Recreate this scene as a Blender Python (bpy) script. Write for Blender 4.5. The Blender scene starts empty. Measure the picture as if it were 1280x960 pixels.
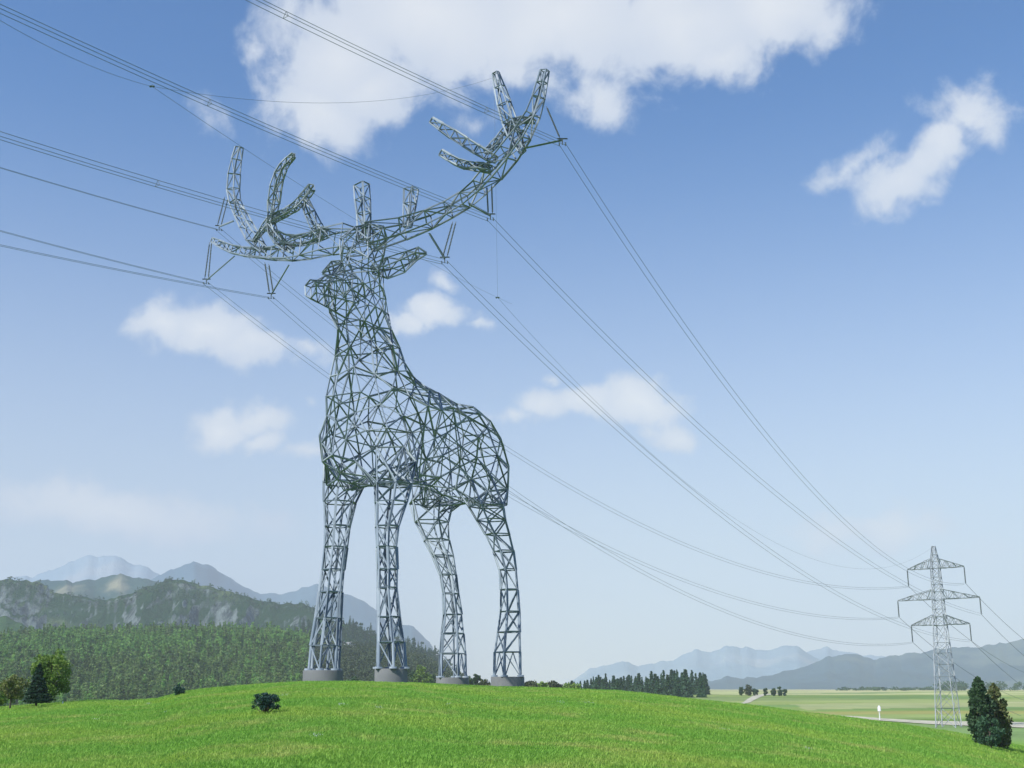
import bpy, bmesh, math, random
import numpy as np
from mathutils import Vector, Matrix
random.seed(7); rng = np.random.default_rng(7)
SC = bpy.context.scene; COL = SC.collection
R = math.radians
# ---------------------------------------------------------------- camera
F = 1500.0; P = math.atan(382/F); CP, SP = math.cos(P), math.sin(P)   # eye is the world origin
cam = bpy.data.cameras.new('camera'); cam.lens = 36*F/1280; cam.sensor_width = 36
cam.clip_start = 0.5; cam.clip_end = 40000
co = bpy.data.objects.new('camera', cam); COL.objects.link(co)
co.location = (0, 0, 0); co.rotation_euler = (math.pi/2+P, 0, 0); SC.camera = co
# ---------------------------------------------------------------- light
SUN_EL, SUN_AZ = 43.0, -128.0         # azimuth from +Y towards +X (the sun stands behind and left of the eye)
SC.view_settings.view_transform = 'Standard'; SC.view_settings.look = 'None'
SC.view_settings.exposure = 0.35; SC.view_settings.gamma = 1.0
SKY_STRENGTH = 0.125; HAZE_DENSITY = 1.55e-4
sun = bpy.data.lights.new('sun', 'SUN'); sun.energy = 4.7; sun.angle = R(0.6); sun.color = (1.0, 0.95, 0.87)
so = bpy.data.objects.new('sun', sun); COL.objects.link(so)
sd = Vector((math.sin(R(SUN_AZ))*math.cos(R(SUN_EL)), math.cos(R(SUN_AZ))*math.cos(R(SUN_EL)), math.sin(R(SUN_EL))))
so.rotation_euler = (-sd).to_track_quat('-Z', 'Y').to_euler()
SC.cycles.max_bounces = 6; SC.cycles.diffuse_bounces = 3; SC.cycles.volume_bounces = 1
SC.cycles.transparent_max_bounces = 8
SC.cycles.use_denoising = True

def ray(u, v):
    X = (u-640)/F; Y = (480-v)/F
    return np.array([X, CP-Y*SP, SP+Y*CP])
def at(u, v, Y):
    r = ray(u, v); return Vector(r*(Y/r[1]))
def proj(p):
    d = p[1]*CP+p[2]*SP; up = -p[1]*SP+p[2]*CP
    return 640+F*p[0]/d, 480-F*up/d

# ---------------------------------------------------------------- world: sky and clouds
W = bpy.data.worlds.new('World'); SC.world = W; W.use_nodes = True
nt = W.node_tree; nt.nodes.clear(); N = nt.nodes; LK = nt.links
def node(t, **kw):
    n = N.new(t)
    for k, v in kw.items(): setattr(n, k, v)
    return n
def mth(op, a, b=None, c=None, clamp=False):
    n = node('ShaderNodeMath', operation=op, use_clamp=clamp)
    for i, x in enumerate((a, b, c)):
        if x is None: continue
        if isinstance(x, (int, float)): n.inputs[i].default_value = x
        else: LK.new(x, n.inputs[i])
    return n.outputs[0]
sky = node('ShaderNodeTexSky', sky_type='NISHITA', sun_disc=False)
sky.sun_elevation = R(SUN_EL); sky.sun_rotation = R(SUN_AZ); sky.air_density = 1.0; sky.dust_density = 0.3; sky.ozone_density = 2.0
tc = node('ShaderNodeTexCoord')
sep = node('ShaderNodeSeparateXYZ'); LK.new(tc.outputs['Generated'], sep.inputs[0])
az = mth('ARCTAN2', sep.outputs[0], sep.outputs[1]); el = mth('ARCSINE', sep.outputs[2])
comb = node('ShaderNodeCombineXYZ'); LK.new(az, comb.inputs[0]); LK.new(el, comb.inputs[1])
def noise(scale, detail, rough, dist=0.0, vec=None):
    n = node('ShaderNodeTexNoise'); n.inputs['Scale'].default_value = scale; n.inputs['Detail'].default_value = detail
    n.inputs['Roughness'].default_value = rough; n.inputs['Distortion'].default_value = dist
    LK.new(vec or comb.outputs[0], n.inputs['Vector']); return n
# warp the coordinates a little so that the outlines billow
wn = noise(18, 4, 0.55)
wv = node('ShaderNodeVectorMath', operation='SUBTRACT'); LK.new(wn.outputs['Color'], wv.inputs[0]); wv.inputs[1].default_value = (.5, .5, .5)
ws = node('ShaderNodeVectorMath', operation='SCALE'); LK.new(wv.outputs[0], ws.inputs[0]); ws.inputs['Scale'].default_value = 0.045
wa = node('ShaderNodeVectorMath', operation='ADD'); LK.new(comb.outputs[0], wa.inputs[0]); LK.new(ws.outputs[0], wa.inputs[1])
flat = node('ShaderNodeVectorMath', operation='MULTIPLY'); LK.new(wa.outputs[0], flat.inputs[0]); flat.inputs[1].default_value = (1, 1, 0)
BLOBS = [ # u, v, half width, half height, tilt, strength
 (425,70,105,105,0,1),(400,140,75,50,20,.9),(540,20,190,110,0,1),(700,20,190,95,0,1),(850,25,160,85,0,1),(960,5,110,60,0,1),(470,120,80,50,-20,.9),
 (640,85,90,34,0,.6),(755,125,55,40,10,.62),(905,75,60,40,0,.8),(1025,35,45,45,30,.55),(585,150,34,22,0,.3),(265,150,40,24,20,.27),(325,55,32,22,0,.4),
 (1215,143,62,34,20,.6),(1180,176,84,30,-48,.72),(1128,232,66,38,-28,.7),(1062,208,66,20,-24,.42),(1100,215,40,20,-10,.35),(1150,205,60,26,-45,.66),
 (200,405,48,34,-20,.95),(262,412,75,40,8,1),(315,435,62,26,10,.85),(385,445,50,14,0,.35),
 (285,528,48,34,0,.9),(325,520,44,26,0,.8),(330,548,30,20,0,.7),(385,565,50,18,0,.5),(390,495,14,10,0,.4),
 (510,400,40,18,-15,.8),(545,390,52,22,5,.9),(557,357,22,14,0,.45),(596,405,22,10,0,.4),
 (800,500,62,36,8,1),(735,495,60,24,-8,.9),(675,508,55,26,-8,.8),(640,528,40,20,0,.6),(835,540,40,22,15,.8),(690,468,18,10,0,.4),
 (150,640,210,40,3,.85),(1120,655,66,34,0,.7),(1030,660,90,26,0,.5),(1250,690,80,30,0,.3)]
best = None
for (u, v, ru, rv, rot, st) in BLOBS:
    r = ray(u, v); r = r/np.linalg.norm(r)
    ca, ce = math.atan2(r[0], r[1]), math.asin(r[2])
    m = node('ShaderNodeMapping', vector_type='TEXTURE')   # inverse: (p-loc) rotated back, divided by scale
    LK.new(flat.outputs[0], m.inputs['Vector'])
    k = 1/math.cos(ce)
    m.inputs['Location'].default_value = (ca, ce, 0); m.inputs['Rotation'].default_value = (0, 0, R(-rot))
    m.inputs['Scale'].default_value = (ru/F*k*1.12, rv/F*1.12, 1)
    ln = node('ShaderNodeVectorMath', operation='LENGTH'); LK.new(m.outputs[0], ln.inputs[0])
    val = mth('MULTIPLY_ADD', ln.outputs['Value'], -st, st)
    if best is None: best = val
    else:
        n = node('ShaderNodeMath', operation='SMOOTH_MAX'); LK.new(best, n.inputs[0]); LK.new(val, n.inputs[1]); n.inputs[2].default_value = 0.12
        best = n.outputs[0]
n1 = noise(24, 12, 0.62, 0.3); n2 = noise(9, 5, 0.5)
dens = mth('MULTIPLY_ADD', mth('SUBTRACT', n1.outputs['Fac'], 0.5), 1.15, best)
mr = node('ShaderNodeMapRange', interpolation_type='SMOOTHSTEP'); LK.new(dens, mr.inputs['Value'])
mr.inputs['From Min'].default_value = 0.02; mr.inputs['From Max'].default_value = 0.52; mr.inputs['To Max'].default_value = 0.88
ramp = node('ShaderNodeMapRange'); LK.new(mth('MULTIPLY_ADD', n2.outputs['Fac'], 0.5, mth('MULTIPLY', best, 0.55)), ramp.inputs['Value'])
ramp.inputs['From Min'].default_value = 0.2; ramp.inputs['From Max'].default_value = 0.85
cmix = node('ShaderNodeMix', data_type='RGBA'); LK.new(ramp.outputs[0], cmix.inputs['Factor'])
cmix.inputs['A'].default_value = (3.7, 4.2, 5.2, 1); cmix.inputs['B'].default_value = (5.7, 5.8, 6.0, 1)
hs = node('ShaderNodeHueSaturation'); hs.inputs['Saturation'].default_value = 1.38; hs.inputs['Value'].default_value = 1.0; hs.inputs['Hue'].default_value = 0.508
LK.new(sky.outputs[0], hs.inputs['Color'])
smix = node('ShaderNodeMix', data_type='RGBA'); LK.new(mr.outputs[0], smix.inputs['Factor'])
veil = node('ShaderNodeMapRange', interpolation_type='SMOOTHSTEP'); LK.new(el, veil.inputs['Value'])
veil.inputs['From Min'].default_value = R(-4); veil.inputs['From Max'].default_value = R(29); veil.inputs['To Min'].default_value = .85; veil.inputs['To Max'].default_value = 0.0
vmix = node('ShaderNodeMix', data_type='RGBA'); LK.new(veil.outputs[0], vmix.inputs['Factor']); LK.new(hs.outputs[0], vmix.inputs['A']); vmix.inputs['B'].default_value = (4.35, 4.5, 4.95, 1)
LK.new(vmix.outputs['Result'], smix.inputs['A']); LK.new(cmix.outputs['Result'], smix.inputs['B'])
bg = node('ShaderNodeBackground'); bg.inputs['Strength'].default_value = SKY_STRENGTH; LK.new(smix.outputs['Result'], bg.inputs['Color'])
wo = node('ShaderNodeOutputWorld'); LK.new(bg.outputs[0], wo.inputs['Surface'])

# ---------------------------------------------------------------- helpers
def material(name, build):
    m = bpy.data.materials.new(name); m.use_nodes = True; t = m.node_tree
    b = t.nodes['Principled BSDF']; build(t, t.nodes, t.links, b); return m
def rgb(n, c): n.default_value = (*c, 1)
def nmix(t, fac, a, b):
    n = t.nodes.new('ShaderNodeMix'); n.data_type = 'RGBA'
    for s, x in (('Factor', fac), ('A', a), ('B', b)):
        if isinstance(x, tuple): n.inputs[s].default_value = (*x, 1)
        elif isinstance(x, (int, float)): n.inputs[s].default_value = x
        else: t.links.new(x, n.inputs[s])
    return n.outputs['Result']
def tnoise(t, scale, detail=4, rough=.55, coord='Object', stretch=None):
    c = t.nodes.new('ShaderNodeTexCoord'); o = c.outputs[coord]
    if stretch:
        mp = t.nodes.new('ShaderNodeMapping'); mp.inputs['Scale'].default_value = stretch; t.links.new(o, mp.inputs[0]); o = mp.outputs[0]
    n = t.nodes.new('ShaderNodeTexNoise'); n.inputs['Scale'].default_value = scale; n.inputs['Detail'].default_value = detail
    n.inputs['Roughness'].default_value = rough; t.links.new(o, n.inputs['Vector']); return n.outputs['Fac']
def tramp(t, fac, lo, hi):
    n = t.nodes.new('ShaderNodeMapRange'); n.interpolation_type = 'SMOOTHSTEP'; t.links.new(fac, n.inputs[0])
    n.inputs[1].default_value = lo; n.inputs[2].default_value = hi; return n.outputs[0]
def link(name, me, mat=None, parent=None):
    o = bpy.data.objects.new(name, me); COL.objects.link(o)
    if mat: me.materials.append(mat)
    if parent: o.parent = parent
    return o
def tag(o, label=None, cat=None, group=None, kind=None):
    if label: o['label'] = label
    if cat: o['category'] = cat
    if group: o['group'] = group
    if kind: o['kind'] = kind
    return o
def empty(name, loc=(0, 0, 0), rz=0):
    o = bpy.data.objects.new(name, None); COL.objects.link(o); o.location = loc; o.rotation_euler = (0, 0, rz); o.empty_display_size = .3
    return o
def npmesh(name, V, Fc, smooth=False):
    me = bpy.data.meshes.new(name); V = np.asarray(V, dtype=np.float32); Fc = np.asarray(Fc, dtype=np.int32)
    k = Fc.shape[1]; n = len(Fc)
    me.vertices.add(len(V)); me.vertices.foreach_set('co', V.ravel())
    me.loops.add(n*k); me.loops.foreach_set('vertex_index', Fc.ravel())
    me.polygons.add(n); me.polygons.foreach_set('loop_start', np.arange(0, n*k, k, dtype=np.int32))
    me.update(calc_edges=True)
    if smooth: me.polygons.foreach_set('use_smooth', np.ones(n, dtype=bool))
    return me
_perm = rng.random((256, 256))
def vnoise(x, y):
    xi = np.floor(x).astype(int); yi = np.floor(y).astype(int); fx = x-xi; fy = y-yi
    fx = fx*fx*(3-2*fx); fy = fy*fy*(3-2*fy)
    g = lambda a, b: _perm[a & 255, b & 255]
    return (g(xi, yi)*(1-fx)+g(xi+1, yi)*fx)*(1-fy)+(g(xi, yi+1)*(1-fx)+g(xi+1, yi+1)*fx)*fy
def fbm(x, y, o=5, gain=.5):
    s = 0; a = 1; t = 0
    for i in range(o): s = s+a*vnoise(x*2**i+i*17.3, y*2**i+i*9.1); t += a; a *= gain
    return s/t
def sst(x, a, b):
    t = np.clip((x-a)/(b-a), 0, 1); return t*t*(3-2*t)

class Bars:
    """steel members gathered into one mesh: L-angles, round rods, boxes"""
    def __init__(s): s.V = []; s.Fq = []; s.n = 0
    def _extrude(s, a, b, prof, roll):
        a = np.array(a, float); b = np.array(b, float); d = b-a; L = np.linalg.norm(d)
        if L < 1e-4: return
        d /= L; ref = np.array([0, 0, 1.]) if abs(d[2]) < .9 else np.array([1., 0, 0])
        x = np.cross(d, ref); x /= np.linalg.norm(x); y = np.cross(d, x)
        c, sn = math.cos(roll), math.sin(roll); x, y = c*x+sn*y, -sn*x+c*y
        k = len(prof); q = np.array([p[0]*x+p[1]*y for p in prof])
        s.V += [a+q, b+q]
        for i in range(k): j = (i+1) % k; s.Fq.append((s.n+i, s.n+j, s.n+k+j, s.n+k+i))
        return k
    def angle(s, a, b, w, roll=None):
        t = w*.22; o = w*.3
        pr = [(-o, -o), (w-o, -o), (w-o, t-o), (t-o, t-o), (t-o, w-o), (-o, w-o)]
        if s._extrude(a, b, pr, random.random()*6.28 if roll is None else roll):
            n = s.n
            for e in (0, 6): s.Fq += [(n+e, n+e+1, n+e+2, n+e+3), (n+e, n+e+3, n+e+4, n+e+5)]
            s.n += 12
    def box(s, a, b, w, h=None, roll=0):
        h = h or w; pr = [(-w/2, -h/2), (w/2, -h/2), (w/2, h/2), (-w/2, h/2)]
        if s._extrude(a, b, pr, roll):
            n = s.n; s.Fq += [(n, n+1, n+2, n+3), (n+4, n+5, n+6, n+7)]; s.n += 8
    def rod(s, a, b, r, k=6):
        pr = [(r*math.cos(i*6.2832/k), r*math.sin(i*6.2832/k)) for i in range(k)]
        if s._extrude(a, b, pr, 0): s.n += 2*k
    def lathe(s, a, b, prof, k=8):     # prof: (t along, radius)
        a = np.array(a, float); b = np.array(b, float); d = b-a; dl = d/np.linalg.norm(d)
        ref = np.array([0, 0, 1.]) if abs(dl[2]) < .9 else np.array([1., 0, 0])
        x = np.cross(dl, ref); x /= np.linalg.norm(x); y = np.cross(dl, x)
        ang = np.arange(k)*2*math.pi/k
        for i, (t, r) in enumerate(prof):
            s.V.append(a+d*t+r*(np.cos(ang)[:, None]*x+np.sin(ang)[:, None]*y))
            if i:
                for m in range(k):
                    q = (m+1) % k; o = s.n+(i-1)*k; s.Fq.append((o+m, o+q, o+k+q, o+k+m))
        s.n += k*len(prof)
    def build(s, name, mat, parent=None):
        V = np.concatenate(s.V)
        return link(name, npmesh(name, V, s.Fq), mat, parent)

# ---------------------------------------------------------------- materials
def steel(name, base, dark, metal=.35, rough=.5):
    def f(t, n, l, b):
        a = tnoise(t, .35, 3); c = nmix(t, tramp(t, a, .35, .65), dark, base)
        a2 = tnoise(t, 3.0, 4); c = nmix(t, tramp(t, a2, .55, .8), c, tuple(x*.72 for x in base))
        l.new(c, b.inputs['Base Color']); b.inputs['Metallic'].default_value = metal; b.inputs['Roughness'].default_value = rough
    return material(name, f)
M_steel = steel('galvanised_steel', (.225, .285, .345), (.165, .22, .275), .12, .55)
M_pyl = steel('weathered_tower_steel', (.33, .37, .40), (.26, .30, .33), .1, .6)
M_ins = material('glazed_insulator', lambda t, n, l, b: (rgb(b.inputs['Base Color'], (.07, .09, .10)), setattr(b.inputs['Roughness'], 'default_value', .3)))
M_wire = material('aluminium_conductor', lambda t, n, l, b: (l.new(nmix(t, tnoise(t, 2.0), (.10, .13, .17), (.15, .18, .22)), b.inputs['Base Color']), setattr(b.inputs['Roughness'], 'default_value', .6)))
def _conc(t, n, l, b):
    a = nmix(t, tramp(t, tnoise(t, .6, 5), .35, .7), (.135, .145, .155), (.165, .175, .185))
    a = nmix(t, tramp(t, tnoise(t, 2.2, 6, .7, stretch=(1, 1, .15)), .52, .8), a, (.11, .118, .125))
    l.new(a, b.inputs['Base Color']); b.inputs['Roughness'].default_value = .85
M_conc = material('painted_concrete', _conc)
def foliage(name, c1, c2, rough=.7, trans=.25, patch=None):
    def f(t, n, l, b):
        g = n.new('ShaderNodeNewGeometry'); m = n.new('ShaderNodeMapRange'); l.new(g.outputs['Random Per Island'], m.inputs[0])
        c = nmix(t, m.outputs[0], c1, c2)
        if patch:
            a = n.new('ShaderNodeMapRange'); l.new(tnoise(t, patch, 3, .6), a.inputs[0]); a.inputs[1].default_value = .38; a.inputs[2].default_value = .62; a.inputs[3].default_value = .5; a.inputs[4].default_value = 1.3
            hp_ = n.new('ShaderNodeHueSaturation'); l.new(c, hp_.inputs['Color']); l.new(a.outputs[0], hp_.inputs['Value']); c = hp_.outputs[0]
        oi = n.new('ShaderNodeObjectInfo'); h = n.new('ShaderNodeHueSaturation'); l.new(c, h.inputs['Color'])
        mv = n.new('ShaderNodeMapRange'); l.new(oi.outputs['Random'], mv.inputs[0]); mv.inputs[3].default_value = .8; mv.inputs[4].default_value = 1.2
        l.new(mv.outputs[0], h.inputs['Value']); l.new(h.outputs[0], b.inputs['Base Color'])
        b.inputs['Roughness'].default_value = rough
        tr = n.new('ShaderNodeBsdfTranslucent'); l.new(h.outputs[0], tr.inputs[0]); mx = n.new('ShaderNodeMixShader'); mx.inputs[0].default_value = trans
        l.new(b.outputs[0], mx.inputs[1]); l.new(tr.outputs[0], mx.inputs[2]); l.new(mx.outputs[0], n['Material Output'].inputs['Surface'])
    return material(name, f)
M_spruce = foliage('spruce_needles', (.03, .085, .045), (.055, .125, .06))
M_bright = foliage('bright_leaves', (.24, .36, .05), (.13, .25, .05))
M_olive = foliage('olive_leaves', (.075, .085, .025), (.035, .06, .022))
M_dark = foliage('dark_leaves', (.03, .075, .035), (.05, .11, .04))
M_teal = foliage('teal_leaves', (.02, .07, .055), (.035, .10, .075), .45)
M_far = foliage('woodland_leaves', (.12, .29, .07), (.24, .38, .09), .7, .45, .13)
M_far2 = foliage('brownish_woodland_leaves', (.14, .27, .08), (.26, .35, .11), .7, .45, .13)
M_bark = material('bark', lambda t, n, l, b: (l.new(nmix(t, tnoise(t, 6), (.05, .04, .03), (.11, .09, .07)), b.inputs['Base Color']), setattr(b.inputs['Roughness'], 'default_value', .9)))

# ---------------------------------------------------------------- terrain
def th_of(u): return math.atan((u-640)/1545.0)
CR = [(-1200,-3.5,100,None),(-400,-3.0,105,None),(-100,0,110,887.0),(0,0,115,884.0),(60,0,118,880.0),(120,0,120,876.5),(165,0,122,877.0),(200,0,124,874.0),(235,0,125,866.0),(270,0,126,862.0),(320,0,127,858.1),(380,0,128,854.8),
      (450,0,128,854.8),(520,0,132,855.8),(580,0,140,858.6),(640,0,142,860.6),(700,0,141,862.1),(770,0,140,865.0),(830,0,139,870.5),(880,0,138,876.0),(940,0,137,882.0),(1000,0,136,890.0),(1060,0,135,896.5),
      (1120,0,134,904.0),(1180,0,133,912.0),(1240,0,132,923.0),(1290,0,131,934.0),(1400,0,130,946.0),(1800,-9.5,130,None),(2600,-9,130,None)]
c_th = np.array([th_of(c[0]) for c in CR]); c_rc = np.array([c[2] for c in CR], float)
c_z = np.array([c[1] if c[3] is None else (862-c[3])/1545*c[2] for c in CR])
c_th = np.concatenate([[-math.pi], c_th, [math.pi]]); c_z = np.concatenate([[-3], c_z, [-3]]); c_rc = np.concatenate([[120], c_rc, [120]])
FH = [(-900,830),(-300,812),(0,806),(60,797),(120,793),(220,791),(330,794),(380,801),(430,815),(480,818),(520,826),(550,840),(575,853),(600,866),(700,868)]
f_th = np.array([th_of(a) for a, b in FH]); f_z = np.array([(862-b-4)/1545*1150 for a, b in FH])
PR = np.array([0,150,270,450,600,750,1500,3000,12000.]); PZ = np.array([-8,-9,-8,-6,-3.6,-2,-1.0,0,0]); PL = np.array([-8,-10,-12,-13,-10,-6,-2,0,0.])
def Hn(x, y):
    x = np.asarray(x, float); y = np.asarray(y, float); r = np.hypot(x, y)+1e-6; th = np.arctan2(x, y)
    zc = np.interp(th, c_th, c_z); rc = np.interp(th, c_th, c_rc)
    t = np.clip((r-22)/(rc-22), 0, 1)
    zn = -2.65+(zc+2.65)*np.sin(t*math.pi/2)
    zn = zn+(fbm(x*.05, y*.05, 3)-.5)*.5*np.sin(np.clip(t, 0, 1)*math.pi)+(fbm(x*.6, y*.6, 2)-.5)*.10
    wl = 1-sst(th, th_of(540), th_of(650)); wl = wl*(1-sst(-th, 1.2, 2.2))
    pf = np.interp(r, PR, PZ)*(1-wl)+np.interp(r, PR, PL)*wl
    pf = pf+(fbm(x*.006+5, y*.006, 3)-.5)*3.0*sst(r, 180, 420)*(1-.75*wl)*(1-sst(r, 700, 1500)*.5)
    fh = np.interp(th, f_th, f_z, left=30, right=0)
    und = 1+.35*(fbm(x*.008, y*.008, 3)-.5)
    pf = pf+fh*sst(r, 600, 1130)*(1-sst(r, 1180, 1900)*.85)*und
    s = sst(r, rc, rc+75)
    return zn*(1-s)+(pf)*s if True else None
def H(x, y): return float(Hn(np.array([x]), np.array([y]))[0])
def hit(u, v, lo=20, hi=3000):
    """where the sight line through a picture point meets the ground"""
    r = ray(u, v); r = r/math.hypot(r[0], r[1]); t = lo
    while t < hi:
        if r[2]*t <= H(r[0]*t, r[1]*t): break
        t *= 1.004
    return Vector((r[0]*t, r[1]*t, H(r[0]*t, r[1]*t)))

rr = np.concatenate([[.5, 4, 8, 12, 16], np.linspace(20, 220, 150)[:-1], 220*np.power(9500/220, np.linspace(0, 1, 190))])
fine = np.linspace(-30, 30, 420); th = np.radians(np.concatenate([np.linspace(-180, -30, 60)[:-1], fine, np.linspace(30, 180, 60)[1:-1]]))
RR, TT = np.meshgrid(rr, th, indexing='ij'); X = RR*np.sin(TT); Y = RR*np.cos(TT); Z = Hn(X, Y)
nr, nth = X.shape
V = np.stack([X, Y, Z], -1).reshape(-1, 3)
i, j = np.meshgrid(np.arange(nr-1), np.arange(nth), indexing='ij'); j2 = (j+1) % nth
Fq = np.stack([i*nth+j, i*nth+j2, (i+1)*nth+j2, (i+1)*nth+j], -1).reshape(-1, 4)[:, ::-1]
me = npmesh('ground', V, Fq, True)
# what grows where (kinds of field), by place on the ground
x, y = V[:, 0], V[:, 1]; r = np.hypot(x, y); tt = np.arctan2(x, y); uu = 640+1545*np.tan(np.clip(tt, -1.2, 1.2))
def band(r, a, b, e=12): return sst(r, a-e, a+e)*(1-sst(r, b-e, b+e))
wob = (fbm(x*.004+3, y*.004, 4)-.5)*90
GRASS = [(.235, .47, .07), (.35, .52, .085), (.44, .53, .14)]
c = np.tile(np.array([.21, .39, .06]), (len(V), 1))
def put(c, w, col): return c*(1-w[:, None])+np.array(col)*w[:, None]
rw = r+wob
c = put(c, sst(rw, 205, 235), (0.208, 0.319, 0.112))
c = put(c, band(rw, 300, 335, 6), (0.144, 0.246, 0.064)); c = put(c, band(rw, 335, 372, 5), (0.272, 0.377, 0.160))
c = put(c, band(rw, 372, 410, 6), (.30, .33, .15))
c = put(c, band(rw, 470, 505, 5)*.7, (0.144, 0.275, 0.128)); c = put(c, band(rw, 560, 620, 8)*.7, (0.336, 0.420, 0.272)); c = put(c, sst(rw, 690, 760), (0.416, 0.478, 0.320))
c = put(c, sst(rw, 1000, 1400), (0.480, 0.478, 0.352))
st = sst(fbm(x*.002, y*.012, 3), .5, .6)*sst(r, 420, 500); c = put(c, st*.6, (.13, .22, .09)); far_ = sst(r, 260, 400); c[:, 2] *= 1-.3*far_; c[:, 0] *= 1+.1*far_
ca_, sa_ = math.cos(.35), math.sin(.35); fx = np.floor((x*ca_+y*sa_)/95+.6*vnoise(y*.01, x*0)); fy = np.floor((-x*sa_+y*ca_)/(60+0*x))
pk = _perm[(fx.astype(int)*37) & 255, (fy.astype(int)*91) & 255]; fw = sst(r, 400, 440)*(1-sst(r, 2400, 3200))*.6
c = put(c, fw*(pk < .22), (.42, .42, .22)); c = put(c, fw*((pk > .4) & (pk < .55)), (.14, .24, .08)); c = put(c, fw*(pk > .82), (.30, .36, .12))
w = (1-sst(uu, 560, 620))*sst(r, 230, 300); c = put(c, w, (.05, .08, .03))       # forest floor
w = (1-sst(uu, 600, 700))*sst(uu, 560, 600)*sst(r, 300, 400); c = put(c, w, (.33, .34, .18))
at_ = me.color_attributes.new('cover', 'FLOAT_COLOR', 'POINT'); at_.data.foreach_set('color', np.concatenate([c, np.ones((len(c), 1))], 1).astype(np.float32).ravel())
def _ground(t, n, l, b):
    a = n.new('ShaderNodeAttribute'); a.attribute_name = 'cover'
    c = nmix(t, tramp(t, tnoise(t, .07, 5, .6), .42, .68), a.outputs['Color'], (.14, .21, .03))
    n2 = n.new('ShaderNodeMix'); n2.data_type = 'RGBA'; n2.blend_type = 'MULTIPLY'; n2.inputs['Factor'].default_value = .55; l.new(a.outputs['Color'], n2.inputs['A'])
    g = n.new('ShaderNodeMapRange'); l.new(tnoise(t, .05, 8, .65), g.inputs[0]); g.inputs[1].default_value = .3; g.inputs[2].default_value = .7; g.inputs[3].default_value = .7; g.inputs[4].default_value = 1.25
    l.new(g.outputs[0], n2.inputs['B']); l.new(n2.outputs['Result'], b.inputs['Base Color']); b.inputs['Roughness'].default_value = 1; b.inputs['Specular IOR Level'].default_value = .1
    bp = n.new('ShaderNodeBump'); bp.inputs['Strength'].default_value = .6; bp.inputs['Distance'].default_value = .25; l.new(tnoise(t, 2.5, 6, .7), bp.inputs['Height']); l.new(bp.outputs[0], b.inputs['Normal'])
M_ground = material('meadow_and_field_soil', _ground)
g = link('ground', me, M_ground); tag(g, 'green hill with pale farm fields beyond it', None, None, 'structure')

# gravel tracks draped on the ground
def ribbon(name, pts, lab, mat):
    V = []; Fc = []
    P0 = [(hit(a, b, lo), hit(a, b2, lo)) for a, b, b2, lo in pts]
    L = []
    for k in range(len(P0)-1):
        for q in range(12):
            t = q/12; L.append((P0[k][0].lerp(P0[k+1][0], t), P0[k][1].lerp(P0[k+1][1], t)))
    L.append(P0[-1])
    m = 5
    for a, b in L:
        for q in range(m+1):
            p = a.lerp(b, q/m); V.append((p.x, p.y, H(p.x, p.y)+.12))
    for k in range(len(L)-1):
        for q in range(m): o = k*(m+1)+q; Fc.append((o, o+1, o+m+2, o+m+1))
    o = link(name, npmesh(name, V, Fc, True), mat); tag(o, lab, None, None, 'structure')
M_gravel = material('pale_gravel', lambda t, n, l, b: (l.new(nmix(t, tramp(t, tnoise(t, .25, 6, .7), .35, .65), (.60, .56, .44), (.34, .34, .24)), b.inputs['Base Color']), setattr(b.inputs['Roughness'], 'default_value', 1)))
ribbon('road', [(1040,894.5,896,170),(1062,895.5,898.5,170),(1110,899,902,170),(1170,902,906,170),(1215,902.5,908,170),(1260,903,909.5,170),(1300,904,911,170),(1400,908,916,170)], 'pale gravel farm road crossing the fields behind the hill', M_gravel)
ribbon('path', [(925,880,882,200),(938,872,878,300),(952,868,871,400),(975,866.3,867.6,500)], 'pale dirt track leading to the small roadside trees', M_gravel)

# ---------------------------------------------------------------- mountains
def mountain(name, prof, D, mat, lab, front=.72, back=1.3, gully=.22, base=-25, fr=1.0, rows=46, du=4):
    us = np.array([p[0] for p in prof], float); vs = np.array([p[1] for p in prof], float)
    U = np.arange(us[0], us[-1]+du, du); vv = np.interp(U, us, vs)
    zc = (862-vv)/1545*D; zc = np.maximum(zc, base+1)
    thc = np.arctan((U-640)/1545.); rc = D/np.cos(thc)*(1+.06*(fbm(U*.01*fr, U*0+D, 3)-.5))
    zc = zc*rc/(D/np.cos(thc))
    zc = zc+(vnoise(U*.35, U*0+3)-.5)*D*.0011+(vnoise(U*.11, U*0+7)-.5)*D*.002
    tf = np.concatenate([np.linspace(0, 1, rows), 1+np.linspace(0, 1, 14)[1:]])
    A, T = np.meshgrid(np.arange(len(U)), tf, indexing='ij')
    rad = np.where(T <= 1, front+(1-front)*T, 1+(back-1)*(T-1))*rc[A]
    hgt = np.where(T <= 1, np.power(np.clip(T, 0, 1), 1.15), 1-np.power(np.clip(T-1, 0, 1), 1.3))
    xx = rad*np.sin(thc[A]); yy = rad*np.cos(thc[A])
    k = fr*14/D
    rid = 1-np.abs(2*fbm(xx*k*1.3+9, yy*k*.45+D, 6, .55)-1)*1.0
    env = np.sin(np.clip(T, 0, 1)*math.pi)**.8*(T <= 1)+np.sin(np.clip(T-1, 0, 1)*math.pi)*(T > 1)
    z = base+(zc[A]-base)*hgt-(zc[A]-base)*env*gully*(1.15-rid)*1.6
    V = np.stack([xx, yy, z], -1).reshape(-1, 3); m = len(tf)
    a, q = np.meshgrid(np.arange(len(U)-1), np.arange(m-1), indexing='ij')
    Fc = np.stack([a*m+q, (a+1)*m+q, (a+1)*m+q+1, a*m+q+1], -1).reshape(-1, 4)
    o = link(name, npmesh(name, V, Fc, True), mat); tag(o, lab, None, None, 'structure'); return V, o
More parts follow.
